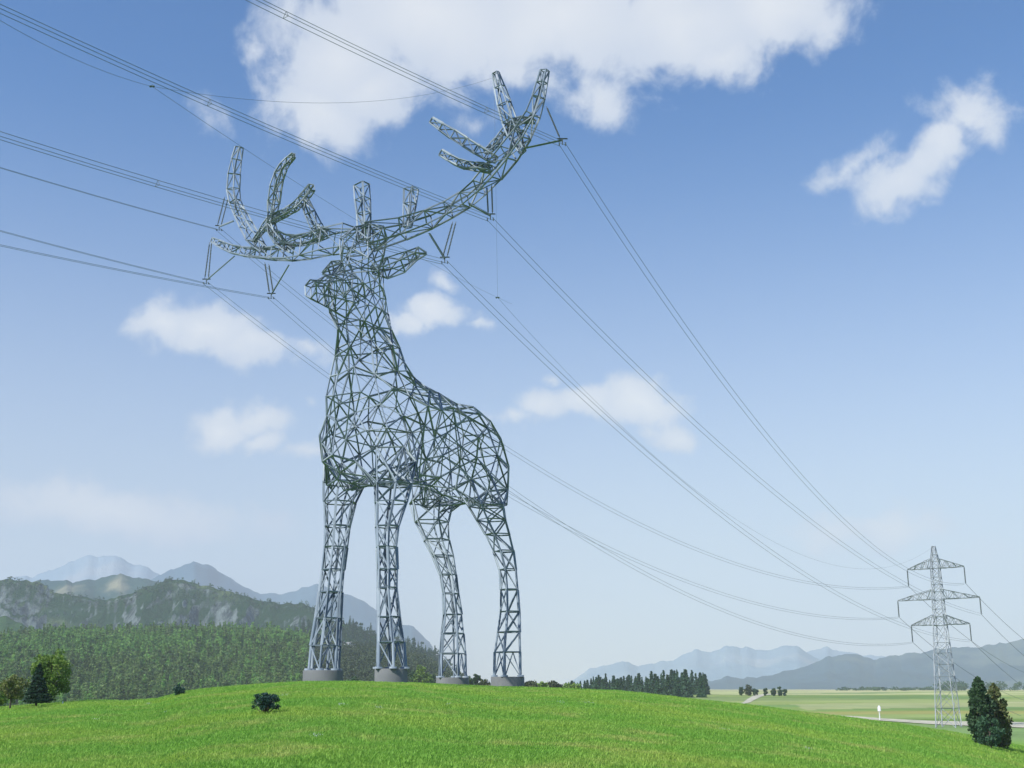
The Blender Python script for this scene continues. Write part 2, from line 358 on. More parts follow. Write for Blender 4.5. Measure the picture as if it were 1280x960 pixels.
def rocky(t, n, l, b):
    ge = n.new('ShaderNodeNewGeometry'); sp = n.new('ShaderNodeSeparateXYZ'); l.new(ge.outputs['Normal'], sp.inputs[0])
    veg = nmix(t, tramp(t, tnoise(t, .012, 6, .65), .4, .6), (.04, .11, .055), (.23, .30, .13))
    veg = nmix(t, tramp(t, tnoise(t, .0035, 4), .5, .58), veg, (.030, .085, .030))
    rock = nmix(t, tramp(t, tnoise(t, .035, 9, .75, stretch=(1.6, 1, .3)), .38, .62), (.07, .095, .095), (.31, .38, .37))
    ad = n.new('ShaderNodeMath'); ad.operation = 'MULTIPLY_ADD'; l.new(tnoise(t, .006, 7, .62), ad.inputs[0]); ad.inputs[1].default_value = 1.0; l.new(sp.outputs[2], ad.inputs[2])
    fac = tramp(t, ad.outputs[0], 1.175, 1.285)
    c = nmix(t, fac, rock, veg); l.new(c, b.inputs['Base Color']); b.inputs['Roughness'].default_value = 1; b.inputs['Specular IOR Level'].default_value = 0
    bp = n.new('ShaderNodeBump'); bp.inputs['Strength'].default_value = 1; bp.inputs['Distance'].default_value = 30; l.new(tnoise(t, .04, 9, .72, stretch=(1.6, 1, .45)), bp.inputs['Height']); l.new(bp.outputs[0], b.inputs['Normal'])
def wooded(c1, c2, c3, sc=.004):
    def f(t, n, l, b):
        c = nmix(t, tramp(t, tnoise(t, sc, 7, .6), .42, .6), c1, c2); c = nmix(t, tramp(t, tnoise(t, sc*.5, 5, .6), .52, .60), c, c3)
        l.new(c, b.inputs['Base Color']); b.inputs['Roughness'].default_value = 1; b.inputs['Specular IOR Level'].default_value = 0
        bp = n.new('ShaderNodeBump'); bp.inputs['Strength'].default_value = .8; bp.inputs['Distance'].default_value = 14; l.new(tnoise(t, .025, 8, .7), bp.inputs['Height']); l.new(bp.outputs[0], b.inputs['Normal'])
    return f
M_rock = material('rocky_slope', rocky)
M_mA = material('wooded_slope_with_clearings', wooded((.012, .05, .06), (.025, .07, .06), (.33, .31, .20), .003))  # wood tones shifted to blue: some of the distance haze sits in the colour
M_mB = material('distant_mountain_cover', wooded((.03, .09, .14), (.06, .13, .18), (.11, .16, .18), .0015))  # blue of the haze painted into the cover, on top of the volume
M_pale = material('haze_pale_mountain', wooded((.17, .26, .33), (.22, .30, .36), (.30, .34, .37), .0015))  # paleness is distance haze painted into the colour; the volume alone is too thin
M_mD = material('haze_blue_forest', wooded((.005, .045, .085), (.015, .065, .11), (.07, .11, .12), .003))  # forest colour pushed to blue to stand in for haze over the ridge
M_mC = material('green_near_slope', wooded((.03, .075, .028), (.05, .10, .035), (.17, .19, .07), .006))
vr, ridge = mountain('hills', [(-300,740),(-150,722),(-60,722),(0,726),(25,727),(40,731),(57,741),(85,747),(107,750),(125,752),(140,747),(162,740),(185,731),(200,726),(217,727),(240,732),(270,739),(295,744),(320,752),(353,757),(375,755),(390,762),(415,782),(440,800),(480,830),(520,862)], 1900, M_rock, 'rocky grey ridge with green gullies above the wood', gully=.34, fr=1.4, rows=80, du=2)
mountain('hills', [(-400,850),(-200,800),(-100,775),(0,772),(40,790),(90,808),(140,830),(200,870)], 1500, M_mC, 'green lower slope at the foot of the rocky ridge', gully=.2, fr=1.3)
vg, slope = mountain('hills', [(300,870),(345,820),(375,786),(400,774),(424,779),(437,784),(456,792),(471,797),(505,805),(520,811),(539,820),(556,829),(569,842),(590,864)], 1500, M_mC, 'dark green wooded slope falling to the right behind the lattice legs', gully=.15, fr=1.0, du=2)
mountain('mountains', [(-300,760),(-100,735),(0,735),(42,727),(67,726),(80,730),(110,725),(140,718.5),(170,725),(187,727),(240,738),(300,790),(340,862)], 3300, M_mA, 'blue wooded mountain with pale clearings near its top', gully=.2, fr=1.2)
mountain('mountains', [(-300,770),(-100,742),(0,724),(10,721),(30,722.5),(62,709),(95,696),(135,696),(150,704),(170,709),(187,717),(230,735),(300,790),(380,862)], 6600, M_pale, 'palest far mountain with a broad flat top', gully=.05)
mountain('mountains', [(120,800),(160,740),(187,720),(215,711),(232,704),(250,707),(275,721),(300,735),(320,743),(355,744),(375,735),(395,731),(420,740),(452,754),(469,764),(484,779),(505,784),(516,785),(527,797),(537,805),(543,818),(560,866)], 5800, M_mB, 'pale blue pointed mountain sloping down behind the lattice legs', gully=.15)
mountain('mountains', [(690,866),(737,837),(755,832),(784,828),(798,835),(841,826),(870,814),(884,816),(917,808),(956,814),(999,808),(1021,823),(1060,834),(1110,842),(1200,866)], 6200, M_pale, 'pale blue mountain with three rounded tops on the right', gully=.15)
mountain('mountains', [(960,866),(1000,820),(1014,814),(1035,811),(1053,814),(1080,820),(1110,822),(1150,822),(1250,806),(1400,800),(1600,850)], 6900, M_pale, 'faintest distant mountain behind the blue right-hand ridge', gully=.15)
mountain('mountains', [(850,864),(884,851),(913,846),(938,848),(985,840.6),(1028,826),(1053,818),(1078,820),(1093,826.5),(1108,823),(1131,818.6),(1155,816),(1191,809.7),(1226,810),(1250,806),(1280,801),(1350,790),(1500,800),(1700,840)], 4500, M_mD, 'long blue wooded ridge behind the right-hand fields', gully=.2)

# ---------------------------------------------------------------- the air
hb = Bars()
hx = 8600; zt = 740; zb = -60
hv = [(-hx, -1500, zb), (hx, -1500, zb), (hx, hx, zb), (-hx, hx, zb), (-hx, -1500, zt), (hx, -1500, zt), (hx, hx, zt), (-hx, hx, zt)]
hf = [(0, 3, 2, 1), (4, 5, 6, 7), (0, 1, 5, 4), (1, 2, 6, 5), (2, 3, 7, 6), (3, 0, 4, 7)]
M_haze = bpy.data.materials.new('haze'); M_haze.use_nodes = True; t = M_haze.node_tree; t.nodes.clear()
pv = t.nodes.new('ShaderNodeVolumePrincipled'); pv.inputs['Color'].default_value = (.78, .87, .95, 1); pv.inputs['Density'].default_value = HAZE_DENSITY
pv.inputs['Anisotropy'].default_value = 0.0
mo = t.nodes.new('ShaderNodeOutputMaterial'); t.links.new(pv.outputs[0], mo.inputs['Volume'])
hz = link('haze', npmesh('haze', hv, hf), M_haze); tag(hz, 'pale blue summer haze over the fields and mountains', None, None, 'stuff')
#PART2
# ---------------------------------------------------------------- the deer-shaped pylon
DO = np.array([-9.5, 130.5]); DF = np.array([-.6, -.8]); DL = np.array([.8, -.6])     # origin, facing, its left side
def W3(f, l, z): p = DO+f*DF+l*DL; return np.array([p[0], p[1], z])
def on_l(u, v, l):        # (f, z) of the picture point in the deer's plane at side offset l
    r = ray(u, v); A = np.array([[DF[0], -r[0]], [DF[1], -r[1]]]); f, t = np.linalg.solve(A, -(DO+l*DL)); return f, t*r[2]
def on_f(u, v, f):
    r = ray(u, v); A = np.array([[DL[0], -r[0]], [DL[1], -r[1]]]); l, t = np.linalg.solve(A, -(DO+f*DF)); return l, t*r[2]
deer_loc = W3(0, 0, .6)
deer = empty('deer_pylon', deer_loc)
tag(deer, 'giant antlered deer built of galvanised steel lattice carrying the power lines', 'lattice deer')
LOC = np.array(deer_loc)
def local(p): return np.asarray(p, float)-LOC

def solid(rings):
    """closed hull through rings of equal count"""
    bm = bmesh.new(); vs = [[bm.verts.new(p) for p in r] for r in rings]; k = len(rings[0])
    for a, b in zip(vs[:-1], vs[1:]):
        for i in range(k): bm.faces.new((a[i], a[(i+1) % k], b[(i+1) % k], b[i]))
    bm.faces.new(vs[0][::-1]); bm.faces.new(vs[-1]); bmesh.ops.recalc_face_normals(bm, faces=bm.faces); return bm
K = 16
def ring_v(f, hw, zb, zt, p=2.3, lc=0):          # vertical section across the body
    o = []
    for i in range(K):
        a = 2*math.pi*i/K; ca, sa = math.cos(a), math.sin(a)
        o.append(W3(f, lc+hw*math.copysign(abs(ca)**(2/p), ca), (zb+zt)/2+(zt-zb)/2*math.copysign(abs(sa)**(2/p), sa)))
    return o
def ring_h(f, l, z, hf, hl, tilt=0, p=2.2):      # level section (tilt lifts the front)
    o = []
    for i in range(K):
        a = 2*math.pi*i/K; ca, sa = math.cos(a), math.sin(a)
        ff = hf*math.copysign(abs(ca)**(2/p), ca); ll = hl*math.copysign(abs(sa)**(2/p), sa)
        o.append(W3(f+ff, l+ll, z+ff*tilt))
    return o
def cage(bms, voxel, spacing, seed):
    """union of closed hulls -> evenly spaced nodes joined to their neighbours"""
    import heapq
    me = bpy.data.meshes.new('cage'); bm = bmesh.new()
    for b in bms:
        tm = bpy.data.meshes.new('t'); b.to_mesh(tm); bm.from_mesh(tm); b.free(); bpy.data.meshes.remove(tm)
    bm.to_mesh(me); bm.free()
    o = bpy.data.objects.new('cage', me); COL.objects.link(o)
    m = o.modifiers.new('r', 'REMESH'); m.mode = 'VOXEL'; m.voxel_size = voxel
    s = o.modifiers.new('s', 'SMOOTH'); s.factor = .5; s.iterations = 4
    dg = bpy.context.evaluated_depsgraph_get(); e = o.evaluated_get(dg)
    Vv = np.array([v.co[:] for v in e.data.vertices]); Ed = np.array([tuple(x.vertices) for x in e.data.edges])
    bpy.data.objects.remove(o)
    L = np.linalg.norm(Vv[Ed[:, 0]]-Vv[Ed[:, 1]], axis=1); nb = [[] for _ in Vv]
    for (p, q), w in zip(Ed, L): nb[p].append((q, w)); nb[q].append((p, w))
    rs = np.random.default_rng(seed); sp = np.array([spacing(v) for v in Vv])
    best_d = np.full(len(Vv), 1e9); lab = np.full(len(Vv), -1); seeds = []
    order = rs.permutation(len(Vv))
    for cnd in order:                                  # greedy spread of nodes, geodesic distance
        if best_d[cnd] < sp[cnd]: continue
        k = len(seeds); seeds.append(cnd); hp = [(0., int(cnd))]; best_d[cnd] = 0; lab[cnd] = k
        lim = sp[cnd]*2.2
        while hp:
            d, v = heapq.heappop(hp)
            if d > best_d[v]: continue
            for q, w in nb[v]:
                nd = d+w
                if nd < best_d[q] and nd < lim: best_d[q] = nd; lab[q] = k; heapq.heappush(hp, (nd, q))
    cen = np.array([Vv[sd_]*.5+.5*Vv[lab == k].mean(0) for k, sd_ in enumerate(seeds)])
    E2 = set()
    for p, q in Ed:
        if lab[p] != lab[q] and lab[p] >= 0 and lab[q] >= 0: E2.add((min(lab[p], lab[q]), max(lab[p], lab[q])))
    return cen, sorted(E2)
def barsof(Vv, E_, w, extra=0, reach=(4, 8), seed=1, jit=.15, keep=None):
    rs = np.random.default_rng(seed); Vv = Vv+rs.normal(0, jit, Vv.shape); b = Bars()
    for i, j in E_:
        if keep and not keep(Vv[i], Vv[j]): continue
        b.angle(local(Vv[i]), local(Vv[j]), w*rs.uniform(.8, 1.2))
    n = 0; tries = 0
    while n < extra and tries < 20000:
        tries += 1; i, j = rs.integers(0, len(Vv), 2); d = np.linalg.norm(Vv[i]-Vv[j])
        if reach[0] < d < reach[1]: b.angle(local(Vv[i]), local(Vv[j]), w*.75); n += 1
    return b
BARREL = [(14.6,1.5,23,26),(13.6,3.0,21.3,29),(11.8,4.2,20.4,31.5),(8,4.7,20.4,33.0),(4,4.7,21.2,33.2),(0,4.4,21.9,32.2),(-3,4.3,21.4,31.6),(-6.5,4.4,20.4,32.0),(-9,3.6,20.8,31.2),(-10.4,2.6,21.9,29.8),(-11.4,1.4,23.3,27.8)]
NECK = [(8.8,0,26,5.2,4.2),(9.0,0,30,5.2,4.0),(9.3,0,33.5,4.3,3.3,-.15),(10.3,0,37,3.3,2.5,-.15),(10.9,0,40,3.0,2.2,-.1),(11.0,0,43,2.7,2.1,0),(11.0,0,45.5,2.5,2.3,0),(10.9,0,47,2.3,3.0,0),(10.8,0,48.4,1.6,3.4,0)]
HEAD = [(15.3,1.5,38.0,41.9),(13.8,2.0,37.0,43.4),(12,2.2,37.2,45)]
FORE = [(8.6,4.1,20.4,2.3,1.9),(8.6,3.5,23.5,2.9,1.8),(8.4,3.0,28,2.9,1.4)]
HIND = [(-6.4,4.0,19.9,2.7,1.9),(-7.2,3.7,21.8,3.4,1.7),(-7.8,3.0,25,3.6,1.5),(-8.0,2.6,28,2.9,1.3)]

barrel = solid([ring_v(*q) for q in BARREL])
neckb = solid([ring_h(*q) for q in NECK])
head_s = solid([ring_v(*q) for q in HEAD])
th_l = []
for sgn in (1, -1):
    th_l.append(solid([ring_h(f, sgn*l, z, hf, hl) for f, l, z, hf, hl in FORE]))
    th_l.append(solid([ring_h(f, sgn*l, z, hf, hl) for f, l, z, hf, hl in HIND]))
def spacing_at(p):
    return float(np.interp(p[2], [16, 22, 34, 37.5, 41, 48], [2.2, 2.45, 2.3, 1.85, 1.5, 1.5]))
tv, te = cage([barrel, neckb, head_s]+th_l, .5, spacing_at, 4)
if True:
    tg = {340:(399,470),360:(385,477),380:(398,478),401:(420,484),440:(417,495),480:(412,536),500:(411,580),532:(408,617),565:(402.5,634),600:(405,633),628:(406,628),650:(405,631)}
    pu = np.array([proj(p) for p in tv])
    for v, (a_, b_) in tg.items():
        q = pu[abs(pu[:, 1]-v) < 11]
        if len(q): print('row', v, 'left', round(q[:, 0].min()-a_), 'right', round(q[:, 0].max()-b_))
def zone(p): return 'head' if p[2] > 37.6+max(0, (-15.5-p[0]))*0 and p[2] > 38.5 else ('neck' if p[2] > 33.5 and (p[0]-DO[0])*DF[0]+(p[1]-DO[1])*DF[1] > 3 else 'torso')
for nm, w, ex, rc_ in (('torso', .15, 50, (4, 8)), ('neck', .145, 18, (3, 6)), ('head', .115, 14, (2.2, 5))):
    idx = [k for k, p in enumerate(tv) if zone(p) == nm]; st_ = set(idx)
    capn = lambda p: p[2] < 21.0 and abs((p[0]-DO[0])*DL[0]+(p[1]-DO[1])*DL[1]) > 2.7
    eds = [(i, j) for i, j in te if zone((tv[i]+tv[j])/2) == nm and not (capn(tv[i]) and capn(tv[j]))]
    b = barsof(tv, eds, w, 0, seed=5, jit=0)
    rs = np.random.default_rng(11); n = 0; tr = 0
    while n < ex and tr < 20000:
        tr += 1; i, j = rs.choice(idx, 2, replace=False); d = np.linalg.norm(tv[i]-tv[j])
        if rc_[0] < d < rc_[1]: b.angle(local(tv[i]), local(tv[j]), w*.75); n += 1
    if nm == 'head':                                # boxy muzzle
        R_ = [[W3(f+dz*.12, l, zc+dz) for l, dz in ((-hl, -hz*.55), (-hl, hz*.5), (0, hz), (hl, hz*.5), (hl, -hz*.55), (0, -hz))] for f, hl, zc, hz in ((18.3,.75,39.5,.95),(17.3,.95,39.5,1.15),(16.2,1.3,39.8,1.6),(14.9,1.6,40.0,2.0),(13.4,1.9,40.3,2.6))]
        for k, q in enumerate(R_):
            for i in range(6):
                e = (i+1) % 6; b.angle(local(q[i]), local(q[e]), .13 if k == 0 else .1)
                if k: b.angle(local(R_[k-1][i]), local(q[i]), .13); b.angle(local(R_[k-1][i]), local(q[e]), .09)
    b.build(nm, M_steel, deer)

def tube_truss(b, C, Wd, n=4, chord=.2, brace=.14, spacing=None, cap=True, up=None, ratio=.8):
    """lattice boom along points C with widths Wd"""
    C = [np.array(c, float) for c in C]
    rings = []
    ref = np.array([0, 0, 1.])
    for k in range(len(C)):
        d = C[min(k+1, len(C)-1)]-C[max(k-1, 0)]; d /= np.linalg.norm(d)
        vdir = C[k]/np.linalg.norm(C[k]+1e-9)      # any steady reference
        x = np.cross(d, DLv); x /= np.linalg.norm(x)+1e-9; y = np.cross(d, x)
        r = Wd[k]/2; pts = []
        for q in range(n):
            a = 2*math.pi*(q+.5)/n; pts.append(C[k]+r*1.25*math.cos(a)*x+r*1.25*ratio*math.sin(a)*y)
        rings.append(pts)
    for k, pts in enumerate(rings):
        for q in range(n): b.angle(local(pts[q]), local(pts[(q+1) % n]), brace)
        if k == 0: continue
        pv_ = rings[k-1]
        for q in range(n):
            b.angle(local(pv_[q]), local(pts[q]), chord)
            if (k+q) % 2: b.angle(local(pv_[q]), local(pts[(q+1) % n]), brace)
            else: b.angle(local(pv_[(q+1) % n]), local(pts[q]), brace)
    return rings
DLv = np.array([-.6, -.8, 0])                       # the deer's facing: antler booms lie roughly across it
def branch(b, pts, chord=.16, brace=.105, n=4, step=1.22):
    """pts: (u, v, width_px, f)  -> resampled boom"""
    P3 = []; Ww = []
    for (u, v, w, f) in pts:
        l, z = on_f(u, v, f); p = W3(f, l, z); dep = p[1]*CP+p[2]*SP; P3.append(p); Ww.append(w/F*dep)
    P3 = np.array(P3); Ww = np.array(Ww); s = np.concatenate([[0], np.cumsum(np.linalg.norm(np.diff(P3, axis=0), axis=1))])
    out = [0.]; 
    while out[-1] < s[-1]-.6*step: out.append(out[-1]+max(.75, np.interp(out[-1], s, Ww)*1.15)*step)
    out = np.array(out); out = out*(s[-1]/out[-1])
    # smooth the path
    Cx = np.stack([np.interp(out, s, P3[:, k]) for k in range(3)], 1)
    Cs = Cx.copy(); Cs[1:-1] = Cx[1:-1]*.6+.2*(Cx[:-2]+Cx[2:])
    return tube_truss(b, Cs, np.interp(out, s, Ww), n, chord, brace)
def web(b, rings_a, rings_b, n, w=.12, seed=3):
    pass
# near antler (the deer's left)
b = Bars()
branch(b, [(462,296,34,11),(480,293,30,10.5),(493,290,27,10),(522,282,24,9),(548,269,20,8.5),(583,250,20,8.5),(603,231,21,9),(623,209,25,9.5),(642,184,24,10),(660,160,20,10.5),(671,135,16,11),(676,110,13,11),(681,88,10,11)], .17, .115)
branch(b, [(653,190,8,10),(642,167,16,10),(634,143,17,10.5),(627,117,14,11.5),(619.5,91,8,12)])
branch(b, [(620,200,9,9.5),(607,194,13,10.5),(592,184,13,12),(564,166.5,13,14),(539,150,8,15.5)], .165, .11)
branch(b, [(614,212,8,9.5),(603,208,10,10.5),(590,209,9,11.5),(574,204.5,10,13),(550.6,190,8,14.5)], .16, .105)
branch(b, [(607,190,7,9.8),(627,174,10,10),(632,160,9,10),(650,148,8,10.3),(668,152,5,10.5)])
branch(b, [(509,284,9,9.5),(512,262,13,9.5),(514,236,16,9.5)], .16, .105)
branch(b, [(455,299,13,11),(455,265,15,11.5),(453,248,17,11.5),(452,231,17,11.5)], .165, .11)
b.build('antler', M_steel, deer)
# far antler (the deer's right)
b = Bars()
branch(b, [(436,297,34,10.5),(412,299,32,10),(396,306,30,9.5),(369,316,23,9),(350,317,18,8.8),(329,317,13,8.6),(310,315,12,8.8),(292,313,11,9),(278,306,9,9.2),(266,300,6,9.5)], .17, .115)
branch(b, [(330,312,9,9),(320,304,15,9),(313,292,17,9.2),(301.5,269,13,9.6),(291,249,12,10),(290.6,229,15,10.4),(293,209.6,13,10.8),(299.5,184,9,11)], .16, .105)
branch(b, [(365,313,8,9),(352,306,11,9.3),(343,296,12,9.7),(336,283,9,10),(341,269,10,10.5),(342,249,15,11.5),(345,228,14,12.5),(353,208,10,13.5),(367,194,6,14.2)], .165, .11)
branch(b, [(318,301,5,9.3),(326,290,6,9.6),(337,275,10,10),(361,264,9,11),(376,253,11,12),(390,234,9,13)], .16, .105)
branch(b, [(404,296,11,10),(393,281,14,10.6),(386,263,12,11.4),(380,248,9,12)], .16, .105)
branch(b, [(335,285,7,9.8),(348,296,12,9.5),(368,303,13,9.4),(392,297,14,9.6),(408,290,14,10)], .15, .1)
b.build('antler', M_steel, deer)
# ears
def ear(pts):
    b = Bars(); R_ = []
    for (u, v, w, f, k) in pts:
        l, z = on_f(u, v, f); p = W3(f, l, z); dep = p[1]*CP+p[2]*SP; R_.append((p, w/F*dep, k))
    rings = []
    for p, w, k in R_:
        up = np.array([0, 0, 1.]); fw = np.array([DF[0], DF[1], 0])
        rings.append([p+up*w/2, p+fw*w*.28*k, p-up*w/2, p-fw*w*.22*k])
    for a, q in zip(rings[:-1], rings[1:]):
        for i in range(4):
            b.angle(local(a[i]), local(q[i]), .15); b.angle(local(a[i]), local(q[(i+1) % 4]), .11)
    for q in rings[:-1]:
        for i in range(4): b.angle(local(q[i]), local(q[(i+1) % 4]), .14)
    b.build('ear', M_steel, deer)
ear([(466,336,14,9.6,1),(484,335,28,9.3,1),(507,327,27,9.0,1.2),(522,317,17,8.8,1),(533,317,2,8.7,1)])
ear([(427,330,9,11.6,1),(414,336,20,12.6,1),(403,341,3,13.6,1)])

# legs
def leg(tab, l0, l1, n, pad, phase, chord=.24, brace=.135):
    """tab: (v, left u, right u), foot first; l0/l1 side offset at foot and top"""
    b = Bars(); rings = []; m = len(tab)
    for k, (v, ul, ur) in enumerate(tab):
        l = l0+(l1-l0)*k/(m-1); f, z = on_l((ul+ur)/2, v, l); c_ = W3(f, l, z); r = .5*(ur-ul)/F*(c_[1]*CP+c_[2]*SP)
        for it in range(4):
            pts = [c_+r*np.array([math.cos(a), math.sin(a), 0]) for a in [phase+2*math.pi*q/n for q in range(n)]]
            us = [proj(p)[0] for p in pts]; w_ = max(us)-min(us); mid = (max(us)+min(us))/2
            r *= (ur-ul)/w_; c_ = c_+np.array([((ul+ur)/2-mid)/F*(c_[1]*CP+c_[2]*SP), 0, 0])
        pts = [c_+r*np.array([math.cos(a), math.sin(a), 0]) for a in [phase+2*math.pi*q/n for q in range(n)]]
        rings.append(pts)
    for k, pts in enumerate(rings):
        if k: 
            for q in range(n): b.angle(local(pts[q]), local(pts[(q+1) % n]), brace*1.05)
            pv_ = rings[k-1]
            for q in range(n):
                b.angle(local(pv_[q]), local(pts[q]), chord*(1 if k < m-3 else .8))
                A_, B_, C_, D_ = pv_[q], pv_[(q+1) % n], pts[q], pts[(q+1) % n]
                if k == 1 and q % 2 == 0: mid = (C_+D_)/2; b.angle(local(A_), local(mid), brace); b.angle(local(B_), local(mid), brace)
                elif (q+k) % 3 == 0: b.angle(local(A_), local(D_), brace); b.angle(local(B_), local(C_), brace)
                elif (q+k) % 2: b.angle(local(A_), local(D_), brace)
                else: b.angle(local(B_), local(C_), brace)
    tops = rings[-1]; ctr = sum(tops)/n; zt0 = ctr[2]
    cand = [p for p in tv if zt0+.9 < p[2] < zt0+6 and math.hypot(p[0]-ctr[0], p[1]-ctr[1]) < 4.6]
    for p in tops:                              # braces that tie the leg into the body
        cs_ = sorted(cand, key=lambda c_: np.linalg.norm(c_-p))[:4]
        for i, c_ in enumerate(cs_): b.angle(local(p), local(c_), chord*.8 if i < 2 else brace)
    o = b.build('leg', M_steel, deer)
    # round footing
    (u0, u1, vt) = pad; fc = sum(rings[0])/n; dep = fc[1]*CP+fc[2]*SP; rp = .5*(u1-u0)/F*dep
    zt_ = rings[0][0][2]; ccx = fc[0]+((u0+u1)/2-proj(fc)[0])/F*dep
    bm = bmesh.new(); KK = 48
    prof = [(rp, -2.2), (rp, zt_-.05), (rp-.05, zt_)]
    prev = None
    for r_, z_ in prof:
        z__ = z_ if z_ > -2 else zt_-3.2
        cur = [bm.verts.new(local((ccx+r_*math.cos(2*math.pi*q/KK), fc[1]+r_*math.sin(2*math.pi*q/KK), z__))) for q in range(KK)]
        if prev:
            for q in range(KK): fa = bm.faces.new((prev[q], prev[(q+1) % KK], cur[(q+1) % KK], cur[q])); fa.smooth = True
        prev = cur
    bm.faces.new(prev)
    me = bpy.data.meshes.new('footing'); bm.to_mesh(me); bm.free(); link('footing', me, M_conc, o)
    for p in rings[0]:
        pb = Bars(); pb.box(local(p), local(p)+np.array([0, 0, .18]), .7); pb.build('base_plate', M_steel, o)
    return rings
leg([(838,385.4,422.8),(807,388.4,424.7),(773,394.4,425.8),(740,399.5,427.5),(712,402.5,430),(684,405.5,433.7),(658,405.8,437),(628,404.7,444.5),(604,404.5,456)], -4.4, -4.0, 6, (379,429,838), .45)
leg([(836,471,507),(803,472,504.7),(771,472.4,500.3),(735,472.4,496),(712,472.4,496.5),(684,471,495.5),(658,469.4,498.7),(628,469,509),(606,468.5,515)], 4.4, 4.0, 6, (468.5,509.5,836), .75)
leg([(847,549,582),(817,549.5,581.5),(792,552,579.4),(768,554.7,577),(742,554,572.6),(718,550,569.8),(695,541,566.4),(675,530,561.5),(652,519,560.5),(628,512,566)], -4.2, -4.2, 5, (545,586,848), .2, .22, .13)
leg([(846,618,651),(815,618.5,650.5),(790,622,649.7),(764.5,625.5,649),(737,625.8,647),(712,624.5,644.8),(689,617,642),(668,606.8,637),(650,596,632),(633,586,629.5)], 4.2, 4.2, 5, (613.5,655.5,847), .6, .22, .13)

# insulator strings and stays hung from the antlers (parts of the pylon)
def string(b, a, c, r=.10, k=7, nd=22):
    pr = [(0, .035)]
    for i in range(nd):
        t0 = .06+.88*i/nd; pr += [(t0, .04), (t0+.25/nd, r), (t0+.6/nd, r*.8), (t0+.62/nd, .04)]
    pr.append((1, .035)); b.lathe(a, c, pr, k)
ATT = {}
def antler_set(key, A, f, hangs, stay, thick=.26):
    """A: picture point of the yoke; hangs: two upper ends; stay: upper end of the stay"""
    l, z = on_f(*A, f); yk = W3(f, l, z); ATT[key] = yk
    b = Bars()
    for i, (u, v, ff) in enumerate(hangs):
        l, z = on_f(u, v, ff); p = W3(ff, l, z); q = yk+np.array([.22*(1 if i else -1), 0, .25]); string(b, local(p), local(q))
    o = b.build('insulator', M_ins, deer); tag(o, None)
    b = Bars(); u, v, ff = stay; l, z = on_f(u, v, ff); p = W3(ff, l, z); b.angle(local(p), local(yk+np.array([0, 0, .1])), thick, .3)
    b.build('stay', M_steel, deer)
    b = Bars(); b.box(local(yk+np.array([-.5, 0, .22])), local(yk+np.array([.5, 0, .22])), .12, .1)
    b.box(local(yk+np.array([-.3, -.3, -.35])), local(yk+np.array([-.3, .3, -.35])), .1); b.box(local(yk+np.array([.3, -.3, -.35])), local(yk+np.array([.3, .3, -.35])), .1)
    b.rod(local(yk+np.array([0, 0, .25])), local(yk+np.array([0, 0, -.4])), .06)
    b.build('yoke', M_ins, deer)
antler_set('n1', (703,176), 10.5, [(683,133,11)], (655,185,10), .17)
antler_set('n2', (613,270), 9.2, [(608.5,233,9.2),(614.5,231,9.2)], (586,254,8.8))
antler_set('n3', (556,324), 9, [(566,277,8.7),(570,277,8.7)], (537,292,9))
antler_set('f1', (274,284), 10, [(281,246,10.2),(285,248,10.2)], (291.5,276,9.8))
antler_set('f2', (258,351), 9.4, [(262,303,9.4),(264.5,302,9.4)], (293,320,9), .17)
antler_set('f3', (339,369), 8.9, [(331,328,8.8),(336,330,8.8)], (361,331,9), .17)

# ---------------------------------------------------------------- the ordinary pylon
PY = hit(1186, 905, 150); PYc = np.array(at(1186, 906, 267.0)); PYc[2] = H(PYc[0], PYc[1])
prp = np.array([.797, -.605, 0]); aln = np.array([.605, .797, 0])
pyl = empty('lattice_pylon', PYc); tag(pyl, 'grey steel lattice pylon with three crossarms standing in the field', 'pylon')
def zt_at(v): r = ray(1170, v); return r[2]*(267/r[1])
def pl(s, a, z): return prp*s+aln*a+np.array([0, 0, z-PYc[2]])
z0 = PYc[2]; zA, zB, zC, zT = zt_at(710.5), zt_at(749), zt_at(781), zt_at(683)
lv = [z0, z0+4, z0+7.6, z0+10.6, z0+13.2, z0+15.6, z0+17.8, zC-.2, zC+1.7, zC+3.4, zB-.2, zB+1.6, zB+3.2, zB+4.8, zA, zA+1.5, zA+3, zT]
def wd(z): return np.interp(z, [z0, zC, zA+1, zT], [2.1, 1.15, .8, .34])
b = Bars()
for k in range(len(lv)-1):
    za, zb_ = lv[k], lv[k+1]; wa_, wb_ = wd(za), wd(zb_)
    ca = [pl(sx*wa_, sy*wa_, za) for sx, sy in ((1, 1), (-1, 1), (-1, -1), (1, -1))]; cb = [pl(sx*wb_, sy*wb_, zb_) for sx, sy in ((1, 1), (-1, 1), (-1, -1), (1, -1))]
    for q in range(4):
        e = (q+1) % 4; b.angle(ca[q], cb[q], .17 if k < 8 else .14); b.angle(ca[q], cb[e], .085); b.angle(ca[e], cb[q], .085); b.angle(cb[q], cb[e], .085)
b.build('tower', M_pyl, pyl)
PEND = {}
